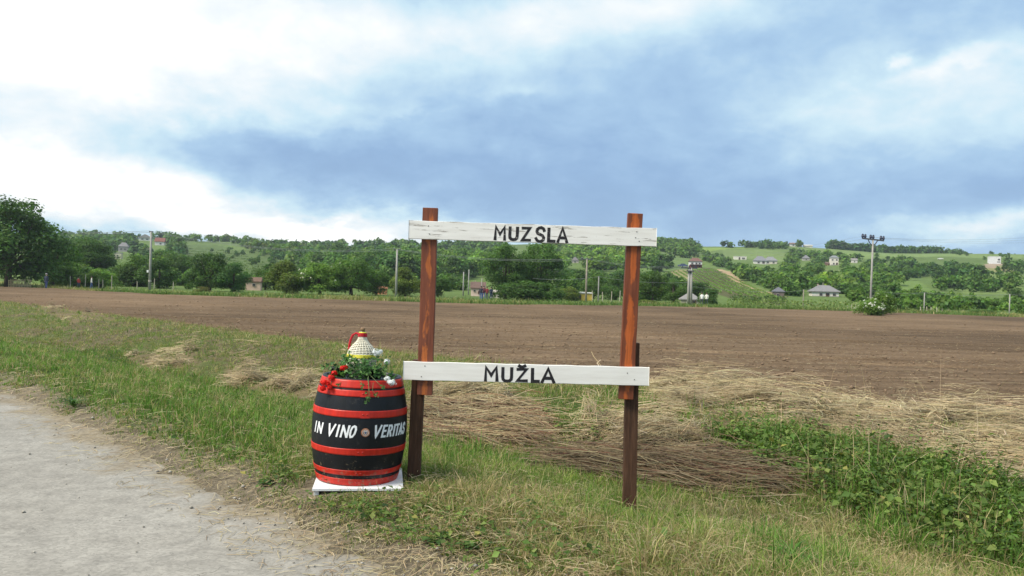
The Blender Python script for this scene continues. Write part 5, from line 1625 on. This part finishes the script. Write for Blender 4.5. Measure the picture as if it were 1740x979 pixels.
for (hp, zi, g, h, w) in CAND[:N_IND]:
    poly, n, hr, tints, lab, grp = ZONES[zi]
    shrubby = 'bush' in lab
    o = bpy.data.objects.new('hillside_bush' if shrubby else 'hillside_tree', random.choice(FAR[6:] if shrubby and random.random() < .6 else FAR))
    link(o); o.location = (g.x, g.y, g.z - .06 * h); o.scale = (w, w, h); o.rotation_euler = (0, 0, random.uniform(0, 6.28))
    t_ = random.choice(tints); j = random.uniform(.8, 1.35); o.color = (t_[0] * j, t_[1] * j, t_[2] * j, 1)
    tag(o, hill_label(lab, hp, zi, g, t_, h, hr), 'shrub' if shrubby else 'tree', 'bushes on the hillside' if shrubby else 'trees on the hillside')
_by = {}
for o in bpy.data.objects:
    if o.name.startswith('hillside_'): _by.setdefault(o['label'], []).append(o)
for lab, os_ in _by.items():
    if len(os_) > 1:
        for q, o in enumerate(sorted(os_, key=lambda o: o.location.x / o.location.y)): o['label'] = lab + f', {ORD[q]} from left'
def build_far_wood():
    P, N, S, C = [], [], [], []
    for (hp, zi, g, h, w) in CAND[N_IND:]:
        nl = 125
        c, p, n, s, col = crown_arrays(random.randint(0, 10 ** 6), 8, nl, .21, rx=.34, rz=.34, cz=.38, lobe=(.17, .27))
        sc = np.array([w, w, h]); t_ = random.choice(ZONES[zi][3]); j = random.uniform(.85, 1.2)
        P.append(p * sc + np.array([g.x, g.y, g.z - .06 * h])); N.append(n); S.append(s * (w + h) / 2); C.append(col * np.array(t_[:3]) * j)
    me = leaf_cloud('far_wood', np.concatenate(P), np.concatenate(N), np.concatenate(S), np.concatenate(C), M['leaf'], .8)
    tag(np_obj('far_wood', me), 'mass of distant trees filling the wooded hills', 'woods', kind='stuff')
build_far_wood()

# ------------------------------------------------------------------ strip of tall grass and weeds beyond the field
def build_edge_growth():
    n = 26000
    ph = rng.uniform(R(-37), R(40), n); r = r_far(ph) + rng.gamma(1.2, 6, n) - 1.5
    X, Y = r * np.sin(ph), r * np.cos(ph)
    h = rng.gamma(4, .07, n) * (.5 + fbm(X * .25, Y * .25, 120)) + .06
    g = np.where((fbm(X * .12, Y * .12, 121) > .5)[:, None], pick(n, [(2, (.22, .23, .07)), (1, (.34, .29, .15))]), pick(n, [(2, (.10, .17, .04)), (1, (.15, .21, .055))]))
    me = blade_mesh('field_edge_grass', X, Y, zfun(X, Y) - .02, h, rng.uniform(.05, .11, n), rng.uniform(.1, .9, n), rng.uniform(0, 6.28, n), g, M['grass'])
    tag(np_obj('field_edge_grass', me), 'strip of long grass beyond the ploughed field', 'grass', kind='stuff')
build_edge_growth()

# ================================================================== VINES
def vine_row(p0, p1, label, group, h=1.3, dens=3.2, col=None, k=10, leaf=.34):
    pts = []
    for i in range(k + 1):
        u = i / k; g = ground(p0[0] + (p1[0] - p0[0]) * u, p0[1] + (p1[1] - p0[1]) * u); pts.append(np.array(g))
    pts = np.array(pts)
    seg = np.linalg.norm(np.diff(pts, axis=0), axis=1); L = seg.sum(); n = int(min(2600, max(60, L * dens * 2.2)))
    cum = np.concatenate([[0], np.cumsum(seg)]); d = rng.uniform(0, L, n)
    P = np.stack([np.interp(d, cum, pts[:, j]) for j in range(3)], -1)
    P[:, 2] = zfun(P[:, 0], P[:, 1]) + h * (.2 + .8 * rng.random(n)) * (.75 + .4 * vnoise(d * .5, d * 0, 5))
    P[:, :2] += rng.normal(0, .09, (n, 2))
    c = pick(n, col or [(2, (.10, .16, .04)), (1, (.07, .125, .035)), (1, (.14, .20, .055))])
    me = leaf_cloud('vine_row', P, rng.normal(0, .7, (n, 3)) + np.array((0, -.3, .8)), rng.uniform(.5, 1.1, n) * leaf, c, M['grass'], .85)
    root = empty('vine_row', tuple(pts[0]), (0, 0, 0), label, 'vines', group)
    o = np_obj('foliage', me, root); o.location = -Vector(pts[0]); o['kind'] = 'stuff'
for i in range(10):
    u = i / 9
    vine_row((1136 + 72 * u, 463 - 6 * u), (1172 + 160 * u, 490 + 24 * u), f'{ORD[i]} vine row from the left on the slope below the dark red house', 'vine rows on the right slope', .60, 7.0, [(2, (.15, .245, .05)), (1, (.19, .28, .07))], leaf=.30)
for i in range(5):
    vine_row((1240 + 3 * i, 513.0 + 1.1 * i - .5), (1338, 513.6 + 1.7 * i), f'{ORD[i]} vine row from the top at the slope foot left of the dark hut', 'vine rows at the slope foot', 1.2, 7, leaf=.42)
for i in range(3):
    vine_row((1235, 519.5 + 1.6 * i), (1462, 526 + 1.9 * i), f'{ORD[i]} long row of young vines, counted from the white hip roofed house', 'vine rows behind the field', 1.1, 9, [(2, (.15, .22, .05)), (1, (.20, .25, .08))], 14, .3)
for i in range(9):
    vine_row((302, 422 + 4.6 * i), (400 + 12 * i, 428 + 4.6 * i), f'{ORD[i]} vine terrace row from the top behind the rounded dark tree', 'vine rows on the left slope', .7, 5.0, [(2, (.12, .19, .05)), (1, (.15, .21, .06))], leaf=.42)
for i in range(7):
    vine_row((950 + 6.5 * i, 468 - .6 * i), (962 + 7 * i, 484 - 1.2 * i), f'{ORD[i]} row from the left in the little vineyard between the sign posts', 'little vineyard rows', 1.2, 5, [(2, (.16, .20, .06)), (1, (.11, .16, .045))], leaf=.4)

# ================================================================== POLES AND WIRES
def pole(name, x, ytop, Y, wpx, mat, label, parts=None, group='power poles beyond the field', cat='power pole', lean=0.0, taper=.7):
    top = at(x, ytop, Y); zb = zf(top.x, Y)
    h = top.z - zb; r_ = wpx * Y / F / 2
    root = empty(name, (top.x, Y, zb - .3), (0, lean, 0), label, cat, group)
    mb = MB(); mb.tube([(0, 0, -.2), (0, 0, h * .5), (0, 0, h + .3)], [r_, r_ * (1 + taper) / 2, r_ * taper], 10)
    mb.build('shaft', mat, root, True)
    H = h + .3
    if parts == 'cap':
        mb = MB(); mb.box((0, 0, H - .05), (.9, .10, .10)); mb.build('crossarm', M['steel'], root)
        for sx in (-.38, .38):
            mb = MB(); mb.lathe([(.03, 0), (.06, .05), (.05, .12), (.06, .15), (.02, .22)], 8); o = mb.build('insulator', M['ins'], root); o.location = (sx, 0, H)
    elif parts == 'tee':
        mb = MB(); mb.box((0, 0, H - .04), (1.5, .12, .12)); mb.build('crossarm', M['steel'], root)
        for sx in (-.65, 0, .65):
            mb = MB(); mb.lathe([(.03, 0), (.06, .05), (.05, .12), (.06, .15), (.02, .22)], 8); o = mb.build('insulator', M['ins'], root); o.location = (sx, 0, H + .02)
    elif parts == 'big':
        aw = 37 * Y / F
        tilt = Matrix.Rotation(R(4), 3, 'Y')
        mb = MB(); mb.box((0, 0, H + .05), (aw, .14, .13), tilt); mb.build('crossarm', M['steel'], root)
        for sx in (-1, 1):
            mb = MB(); mb.tube([(0, 0, H - .55), (sx * aw * .12, 0, H - .35), (sx * aw * .22, 0, H + .0)], .05, 6); mb.build('brace', M['steel'], root)
        for u in (-.48, -.36, -.11, .01, .36, .48):
            mb = MB(); mb.lathe([(.04, 0), (.11, .08), (.12, .22), (.09, .27), (.11, .33), (.03, .42)], 10); o = mb.build('insulator', M['ins'], root); o.location = (u * aw, 0, H + .09 - u * aw * math.tan(R(4)))
    elif parts == 'band':
        mb = MB(); mb.lathe([(r_ * 1.12, 0), (r_ * 1.12, .25)], 10); o = mb.build('band', M['frame'], root); o.location = (0, 0, h * .18)
        mb = MB(); mb.box((0, 0, H), (.5, .16, .16)); mb.build('crossarm', M['steel'], root)
        mb = MB(); mb.box((-r_ * 1.4, -.1, h * .36), (.22, .2, .32)); mb.build('meter_box', M['white_wood'], root)
    elif parts == 'double':
        mb = MB(); mb.tube([(r_ * 1.9, 0, -.2), (r_ * 1.5, 0, H)], [r_, r_ * .8], 10); mb.build('shaft', mat, root, True)
        mb = MB(); mb.box((0, 0, H - .05), (2.2, .3, .16)); mb.build('crossarm', M['steel'], root)
        mb = MB(); mb.box((r_ * .6, -.2, H - .45), (1.0, .25, .14)); mb.build('crossarm', M['steel'], root)
        for sx in (-.9, 0, .9):
            mb = MB(); mb.lathe([(.04, 0), (.08, .06), (.07, .16), (.08, .2), (.02, .28)], 8); o = mb.build('insulator', M['ins'], root); o.location = (sx, 0, H + .03)
    return Vector((top.x, Y, top.z))
pt = {}
pt['a'] = pole('power_pole', 257, 394, 104, 4.6, M['concrete'], 'leftmost power pole, grey concrete with a white box, among the left trees', 'band')
pt['b'] = pole('power_pole', 675, 424, 104, 4.2, M['concrete'], 'middle pale concrete power pole just left of the left sign post', 'cap')
pt['c'] = pole('power_pole', 997.5, 440.5, 103, 4.0, M['polewood'], 'T topped wooden power pole between the two sign posts', 'tee')
pt['d'] = pole('power_pole', 1171, 455, 106, 5.0, M['concrete'], 'stout double concrete pole in front of the grey pyramid roofed hut', 'double')
pt['e'] = pole('power_pole', 1482, 408, 76, 4.0, M['concrete'], 'tall concrete pole with a wide crossarm and six insulators on the right', 'big', lean=R(.6))
pt['f'] = pole('power_pole', 1017.5, 470, 104, 2.6, M['concrete'], 'short thin concrete pole right of the T topped pole', None)
pt['g'] = pole('power_pole', 788, 462, 128, 2.6, M['concrete'], 'thin pole left of the pink cottage behind the left sign post', None)
pt['h'] = pole('power_pole', 797, 458, 135, 2.2, M['concrete'], 'taller thin pole beside the pink cottage', None)
pt['i'] = pole('power_pole', 819, 473, 112, 2.0, M['concrete'], 'thin pole in front of the pink cottage by the group of people', None)
pt['j'] = pole('power_pole', 1571, 497.5, 99, 2.4, M['concrete'], 'short pale pole right of the elder bush, left one of two', None)
pt['k'] = pole('power_pole', 1716, 500, 97, 2.4, M['concrete'], 'rightmost short pale pole at the right edge', None)
pt['l'] = pole('power_pole', 1365.5, 492, 106, 2.2, M['polewood'], 'short wooden pole left in front of the white hip roofed house', None)
pt['m'] = pole('power_pole', 1398.5, 480, 190, 1.9, M['polewood'], 'wooden pole rising behind the white hip roofed house', None)
def wire(a, b, sag, label, r_=.022):
    r_ *= .7
    a, b = Vector(a), Vector(b); n = 18; pts = []
    for i in range(n + 1):
        u = i / n; p = a.lerp(b, u); p.z -= sag * 4 * u * (1 - u); pts.append(p)
    mb = MB(); mb.tube(pts, r_, 4); o = mb.build('power_line', M['wire']); tag(o, label, 'power line', 'overhead wires')
off = at(-200, 370, 100)
for dx, lab in ((-.2, 'upper'), (.2, 'lower')):
    d = Vector((dx, 0, .12 if dx < 0 else -.05))
    wire(off + d, pt['a'] + d, .9, f'{lab} wire running from the left edge to the leftmost power pole', .03)
    wire(pt['a'] + d, pt['b'] + d, 1.1, f'{lab} wire from the leftmost power pole to the middle pole', .024)
    wire(pt['b'] + d, pt['c'] + d, .7, f'{lab} wire from the middle pole to the T topped pole', .024)
    wire(pt['c'] + d, pt['d'] + d, .4, f'{lab} wire from the T topped pole to the double pole', .02)
wire(pt['f'], at(1171, 480, 106), .35, 'wire from the short thin pole to the double concrete pole', .02)
wire(at(905, 473, 108), pt['f'], .3, 'wire from the large dense tree to the short thin pole', .02)
wire(at(1171, 486, 106), at(1365.5, 494, 106), .4, 'low wire from the double pole to the short wooden pole', .016)
wire(pt['j'], pt['k'], .25, 'wire between the two short pale poles on the right', .018)
wire(at(1482, 494, 97), pt['j'], .2, 'wire from the elder bush to the short pale pole', .018)
wire(pt['k'], at(1860, 505, 96), .2, 'wire leaving the rightmost short pole', .018)
wire(pt['l'], pt['m'] + Vector((0, 0, -.4)), .3, 'wire from the short wooden pole up to the pole behind the house', .018)
for i, (u0, yy) in enumerate(((-18, 402), (-1, 403.5), (18, 406))):
    wire(at(1482 + u0, yy, 76), at(1860 + u0, 396 + i * 4, 84), .5, f'{("first", "second", "third")[i]} high wire leaving the crossarm pole to the right', .010)
    wire(at(1482 + u0, yy, 76), at(1180 + u0, 425 + i * 3, 330), 2.0, f'{("first", "second", "third")[i]} high wire leaving the crossarm pole to the left', .012)

# ================================================================== FENCE AND STAKES
M['stakewood'] = simple('grey_stake_wood', (.40, .36, .28), .85, .2)
M['fencewood'] = simple('yellow_fence_wood', (.46, .38, .22), .8, .2)
f0 = at(15, 474, 97)
fence = empty('picket_fence', (f0.x, 97, zf(f0.x, 97)), (0, 0, R(-3)), 'yellowish picket fence behind the tallest tree at the far left', 'fence')
for i in range(15):
    mb = MB(); mb.box((i * .2, 0, .50), (.09, .03, 1.0 + .05 * math.sin(i * 2.1))); mb.build('picket', M['fencewood'], fence)
for z in (.28, .8):
    mb = MB(); mb.box((1.4, .035, z), (3.0, .035, .09)); mb.build('rail', M['fencewood'], fence)
def stake_line(spots, label, group):
    for q, (x, yt, Y) in enumerate(spots):
        t_ = at(x, yt, Y); zb = zf(t_.x, Y)
        mb = MB(); mb.tube([(0, 0, -.2), (.02, 0, (t_.z - zb) * .5), (0, 0, max(t_.z - zb, .7))], [.06, .055, .05], 6)
        o = mb.build('vine_stake', M['stakewood']); o.location = (t_.x, Y, zb); o.rotation_euler = (0, R(random.uniform(-3, 3)), 0)
        tag(o, label + f', {ORD[q]} from left', 'stake', group)
stake_line([(120, 469, 101), (132, 472, 101), (145, 466, 101), (168, 474, 102), (175, 475, 102), (190, 468, 101), (233, 478, 103), (262, 473, 103), (294, 479, 103)], 'grey wooden vine stake at the left end of the far field edge', 'vine stakes on the left')
stake_line([(1564, 522, 98), (1575, 521, 98), (1582, 524, 98), (1592, 525, 98), (1601, 523, 98), (1611, 524, 98)], 'pale vine stake near the left short pole on the right', 'vine stakes on the right')
stake_line([(1007, 494, 106), (1024, 496, 106), (1039, 495, 106), (1053, 494, 106), (1067, 496, 106)], 'pale vine stake between the short thin pole and the right sign post', 'vine stakes in the middle')
stake_line([(1440 + i * 7, 521.5 + .2 * i, 104) for i in range(4)], 'pale vine stake left of the white flowering elder bush', 'vine stakes by the elder')
for i, (x, yy) in enumerate(((1004, 505), (1036, 505))):
    vine_row((x - 14, yy + 4), (x + 34, yy + 5), f'{ORD[i]} patch of leafy vines at the pale stakes left of the right post', 'vines by the middle stakes', 1.1, 12, None, 6, .3)
for i in range(5):
    vine_row((118 + 36 * i, 486 + .3 * i), (150 + 36 * i, 487 + .3 * i), f'{ORD[i]} patch from the left of straggly vines at the grey stakes', 'vines by the left stakes', 1.0, 16, [(2, (.10, .15, .045)), (1, (.16, .19, .08))], 6, .25)

# ================================================================== PEOPLE
M['skin'] = simple('skin', (.45, .27, .20), .6, .08)
M['hair'] = simple('hair', (.05, .035, .025), .7, .3)
def cloth(c): return cmat('cloth', c)
def person_mesh(stride, arm):
    V = [(0, 0, .95), (0, 0, 1.12), (0, 0, 1.32), (0, -.005, 1.45), (0, -.02, 1.53), (0, -.025, 1.63), (0, -.02, 1.70)]
    E = [(0, 1), (1, 2), (2, 3), (3, 4), (4, 5), (5, 6)]
    Rr = [.15, .145, .165, .075, .062, .10, .07]
    for s in (-1, 1):
        b = len(V)
        st_ = stride * s
        V += [(s * .10, 0, .88), (s * .11, -.03 - st_ * .5, .50), (s * .115, .02 - st_, .10), (s * .12, -.12 - st_, .04)]
        Rr += [.10, .068, .048, .042]; E += [(0, b), (b, b + 1), (b + 1, b + 2), (b + 2, b + 3)]
        b = len(V)
        V += [(s * .19, 0, 1.38), (s * .25, .02, 1.12), (s * (.25 - arm * .12), -.04 - arm * .16, .90 + arm * .12), (s * (.245 - arm * .14), -.06 - arm * .2, .80 + arm * .16)]
        Rr += [.07, .052, .040, .042]; E += [(2, b), (b, b + 1), (b + 1, b + 2), (b + 2, b + 3)]
    me = bpy.data.meshes.new('person'); me.from_pydata(V, E, []); o = bpy.data.objects.new('tmp', me); COL.objects.link(o)
    md = o.modifiers.new('skin', 'SKIN'); sv = me.skin_vertices[0].data
    for i, r_ in enumerate(Rr): sv[i].radius = (r_, r_ * (.78 if i < 3 else 1))
    sv[0].use_root = True
    sb = o.modifiers.new('sub', 'SUBSURF'); sb.levels = 1; sb.render_levels = 1
    dg = bpy.context.evaluated_depsgraph_get(); res = bpy.data.meshes.new_from_object(o.evaluated_get(dg)); bpy.data.objects.remove(o)
    res.materials.clear()
    for k in ('skin', 'skin', 'skin', 'skin'): res.materials.append(M[k])
    for p in res.polygons:
        c = p.center; ax = abs(c.x)
        if c.z > 1.47: k = 0
        elif ax > .19 and c.z < .86 + arm * .15: k = 0
        elif c.z > .90 or ax > .195: k = 1
        elif c.z < .09: k = 3
        else: k = 2
        p.material_index = k; p.use_smooth = True
    return res
PM = [person_mesh(.06, .0), person_mesh(.16, .35), person_mesh(.03, .8)]
hb = MB(); hb.lathe([(.02, .13), (.07, .115), (.10, .07), (.108, .02), (.10, -.03), (.085, -.05)], 12); HAIR = hb.mesh('hair', M['hair'], True)
def person(x, ybase_or_none, Y, pose, shirt, trousers, face, label, group, height=1.72, hat=None):
    X_, _ = ray(x, 500); X_ *= Y
    o = bpy.data.objects.new('person', PM[pose]); link(o)
    o.location = (X_, Y, zf(X_, Y)); o.rotation_euler = (0, 0, R(face)); s = height / 1.76; o.scale = (s, s, s)
    for i, mt in enumerate((M['skin'], cloth(shirt), cloth(trousers), cloth((.03, .028, .026)))):
        o.material_slots[i].link = 'OBJECT'; o.material_slots[i].material = mt
    h = bpy.data.objects.new('hair' if not hat else 'hat', HAIR); link(h, o); h.location = (0, -.005, 1.665)
    if hat: h.material_slots[0].link = 'OBJECT'; h.material_slots[0].material = cloth(hat); h.scale = (1.15, 1.15, 1)
    tag(o, label, 'person', group)
GP = 'people beyond the field'
person(78, 0, 92, 0, (.035, .045, .07), (.05, .07, .16), 170, 'person in dark jacket and blue trousers standing under the tallest left tree', GP, 1.78, (.30, .29, .28))
person(155, 0, 97, 1, (.62, .60, .58), (.07, .11, .24), 120, 'person in a white top and blue jeans among the stakes at left', GP, 1.6)
person(133, 0, 99, 2, (.40, .06, .05), (.06, .07, .10), 60, 'person in a red top at the left stakes', GP, 1.45)
person(817.5, 0, 101, 0, (.03, .03, .045), (.07, .12, .28), 175, 'leftmost of the four people standing together, in a dark jacket', GP, 1.72)
person(822, 0, 102.5, 1, (.12, .035, .05), (.06, .10, .24), 190, 'second of the four people, in a maroon jacket and jeans', GP, 1.76)
person(827.5, 0, 100.5, 2, (.16, .03, .035), (.05, .06, .10), 165, 'third of the four people, in a dark red jacket', GP, 1.7)
person(834.5, 0, 101, 0, (.03, .04, .075), (.05, .08, .17), 200, 'person in navy clothes standing a step right of the other three', GP, 1.66)
person(1193, 0, 104, 0, (.78, .77, .74), (.05, .055, .07), 180, 'left person in a white shirt by the round dark bush', GP, 1.72)
person(1201, 0, 104, 1, (.76, .74, .66), (.04, .045, .06), 180, 'right person in a white shirt by the round dark bush', GP, 1.72)

# ================================================================== CARS ON THE HILL
M['tyre'] = simple('tyre', (.02, .02, .02), .8, .2)
def car(x, y, wpx, body, label):
    g = ground(x, y); L = wpx * g.y / F; s = L / 4.3
    root = empty('parked_car', (g.x, g.y, g.z + .05), (0, 0, math.atan2(-g.x, g.y)), label, 'car')
    prof = [(-2.1, .35), (-2.12, .75), (-1.9, .92), (-1.15, .98), (-.65, 1.42), (.75, 1.45), (1.45, 1.0), (2.05, .88), (2.14, .6), (2.1, .35)]
    n = len(prof); mb = MB()
    mb.add([(x_ * s, -.82 * s * (1 - .12 * (z_ > 1.1)), z_ * s) for x_, z_ in prof] + [(x_ * s, .82 * s * (1 - .12 * (z_ > 1.1)), z_ * s) for x_, z_ in prof],
           [tuple(range(n)), tuple(reversed(range(n, 2 * n)))] + [(i, n + i, n + (i + 1) % n, (i + 1) % n) for i in range(n)])
    mb.build('body', cmat('car_paint', body), root, bevel=.05 * s)
    for (a, b, c, d) in ((-1.0, -.1, -.6, -.1), (.0, 1.25, .0, .7)):
        mb = MB(); yy = -.80 * s
        mb.add([(a * s, yy, 1.0 * s), (b * s, yy, 1.0 * s), (d * s, yy * .93, 1.36 * s), (c * s, yy * .93, 1.36 * s), (a * s, yy - .03, 1.0 * s), (b * s, yy - .03, 1.0 * s), (d * s, yy * .93 - .03, 1.36 * s), (c * s, yy * .93 - .03, 1.36 * s)], [(4, 5, 6, 7), (0, 3, 2, 1), (0, 1, 5, 4), (1, 2, 6, 5), (2, 3, 7, 6), (3, 0, 4, 7)])
        mb.build('side_window', M['pane'], root)
    for wx in (-1.3, 1.3):
        for wy in (-.8, .8):
            mb = MB(); mb.lathe([(.33 * s, -.1 * s), (.34 * s, 0), (.33 * s, .1 * s)], 14); o = mb.build('wheel', M['tyre'], root); o.location = (wx * s, wy * s, .33 * s); o.rotation_euler = (R(90), 0, 0)
            rb = MB(); rb.lathe([(.18 * s, -.115 * s), (.18 * s, .115 * s)], 10); rb.build('rim', M['frame'], o)
car(1160, 454, 17, (.07, .10, .20), 'dark blue car parked on the hillside left of the white and dark red house')
car(1598, 441.5, 9, (.72, .72, .70), 'small white vehicle far up on the right meadow')
print('objects', len(bpy.data.objects))

# ================================================================== HAZE
mt, n, out = new_mat('haze_air')
pv = n.n.new('ShaderNodeVolumePrincipled')
pv.inputs['Color'].default_value = (.80, .88, 1.0, 1); pv.inputs['Density'].default_value = .00020
pv.inputs['Anisotropy'].default_value = .2
n.l.new(pv.outputs[0], out.inputs['Volume'])
mb = MB(); mb.box((0, 300, 27), (1900, 1000, 64))
hz = mb.build('haze', mt); tag(hz, 'thin summer haze in the air over the valley', 'haze', kind='stuff')
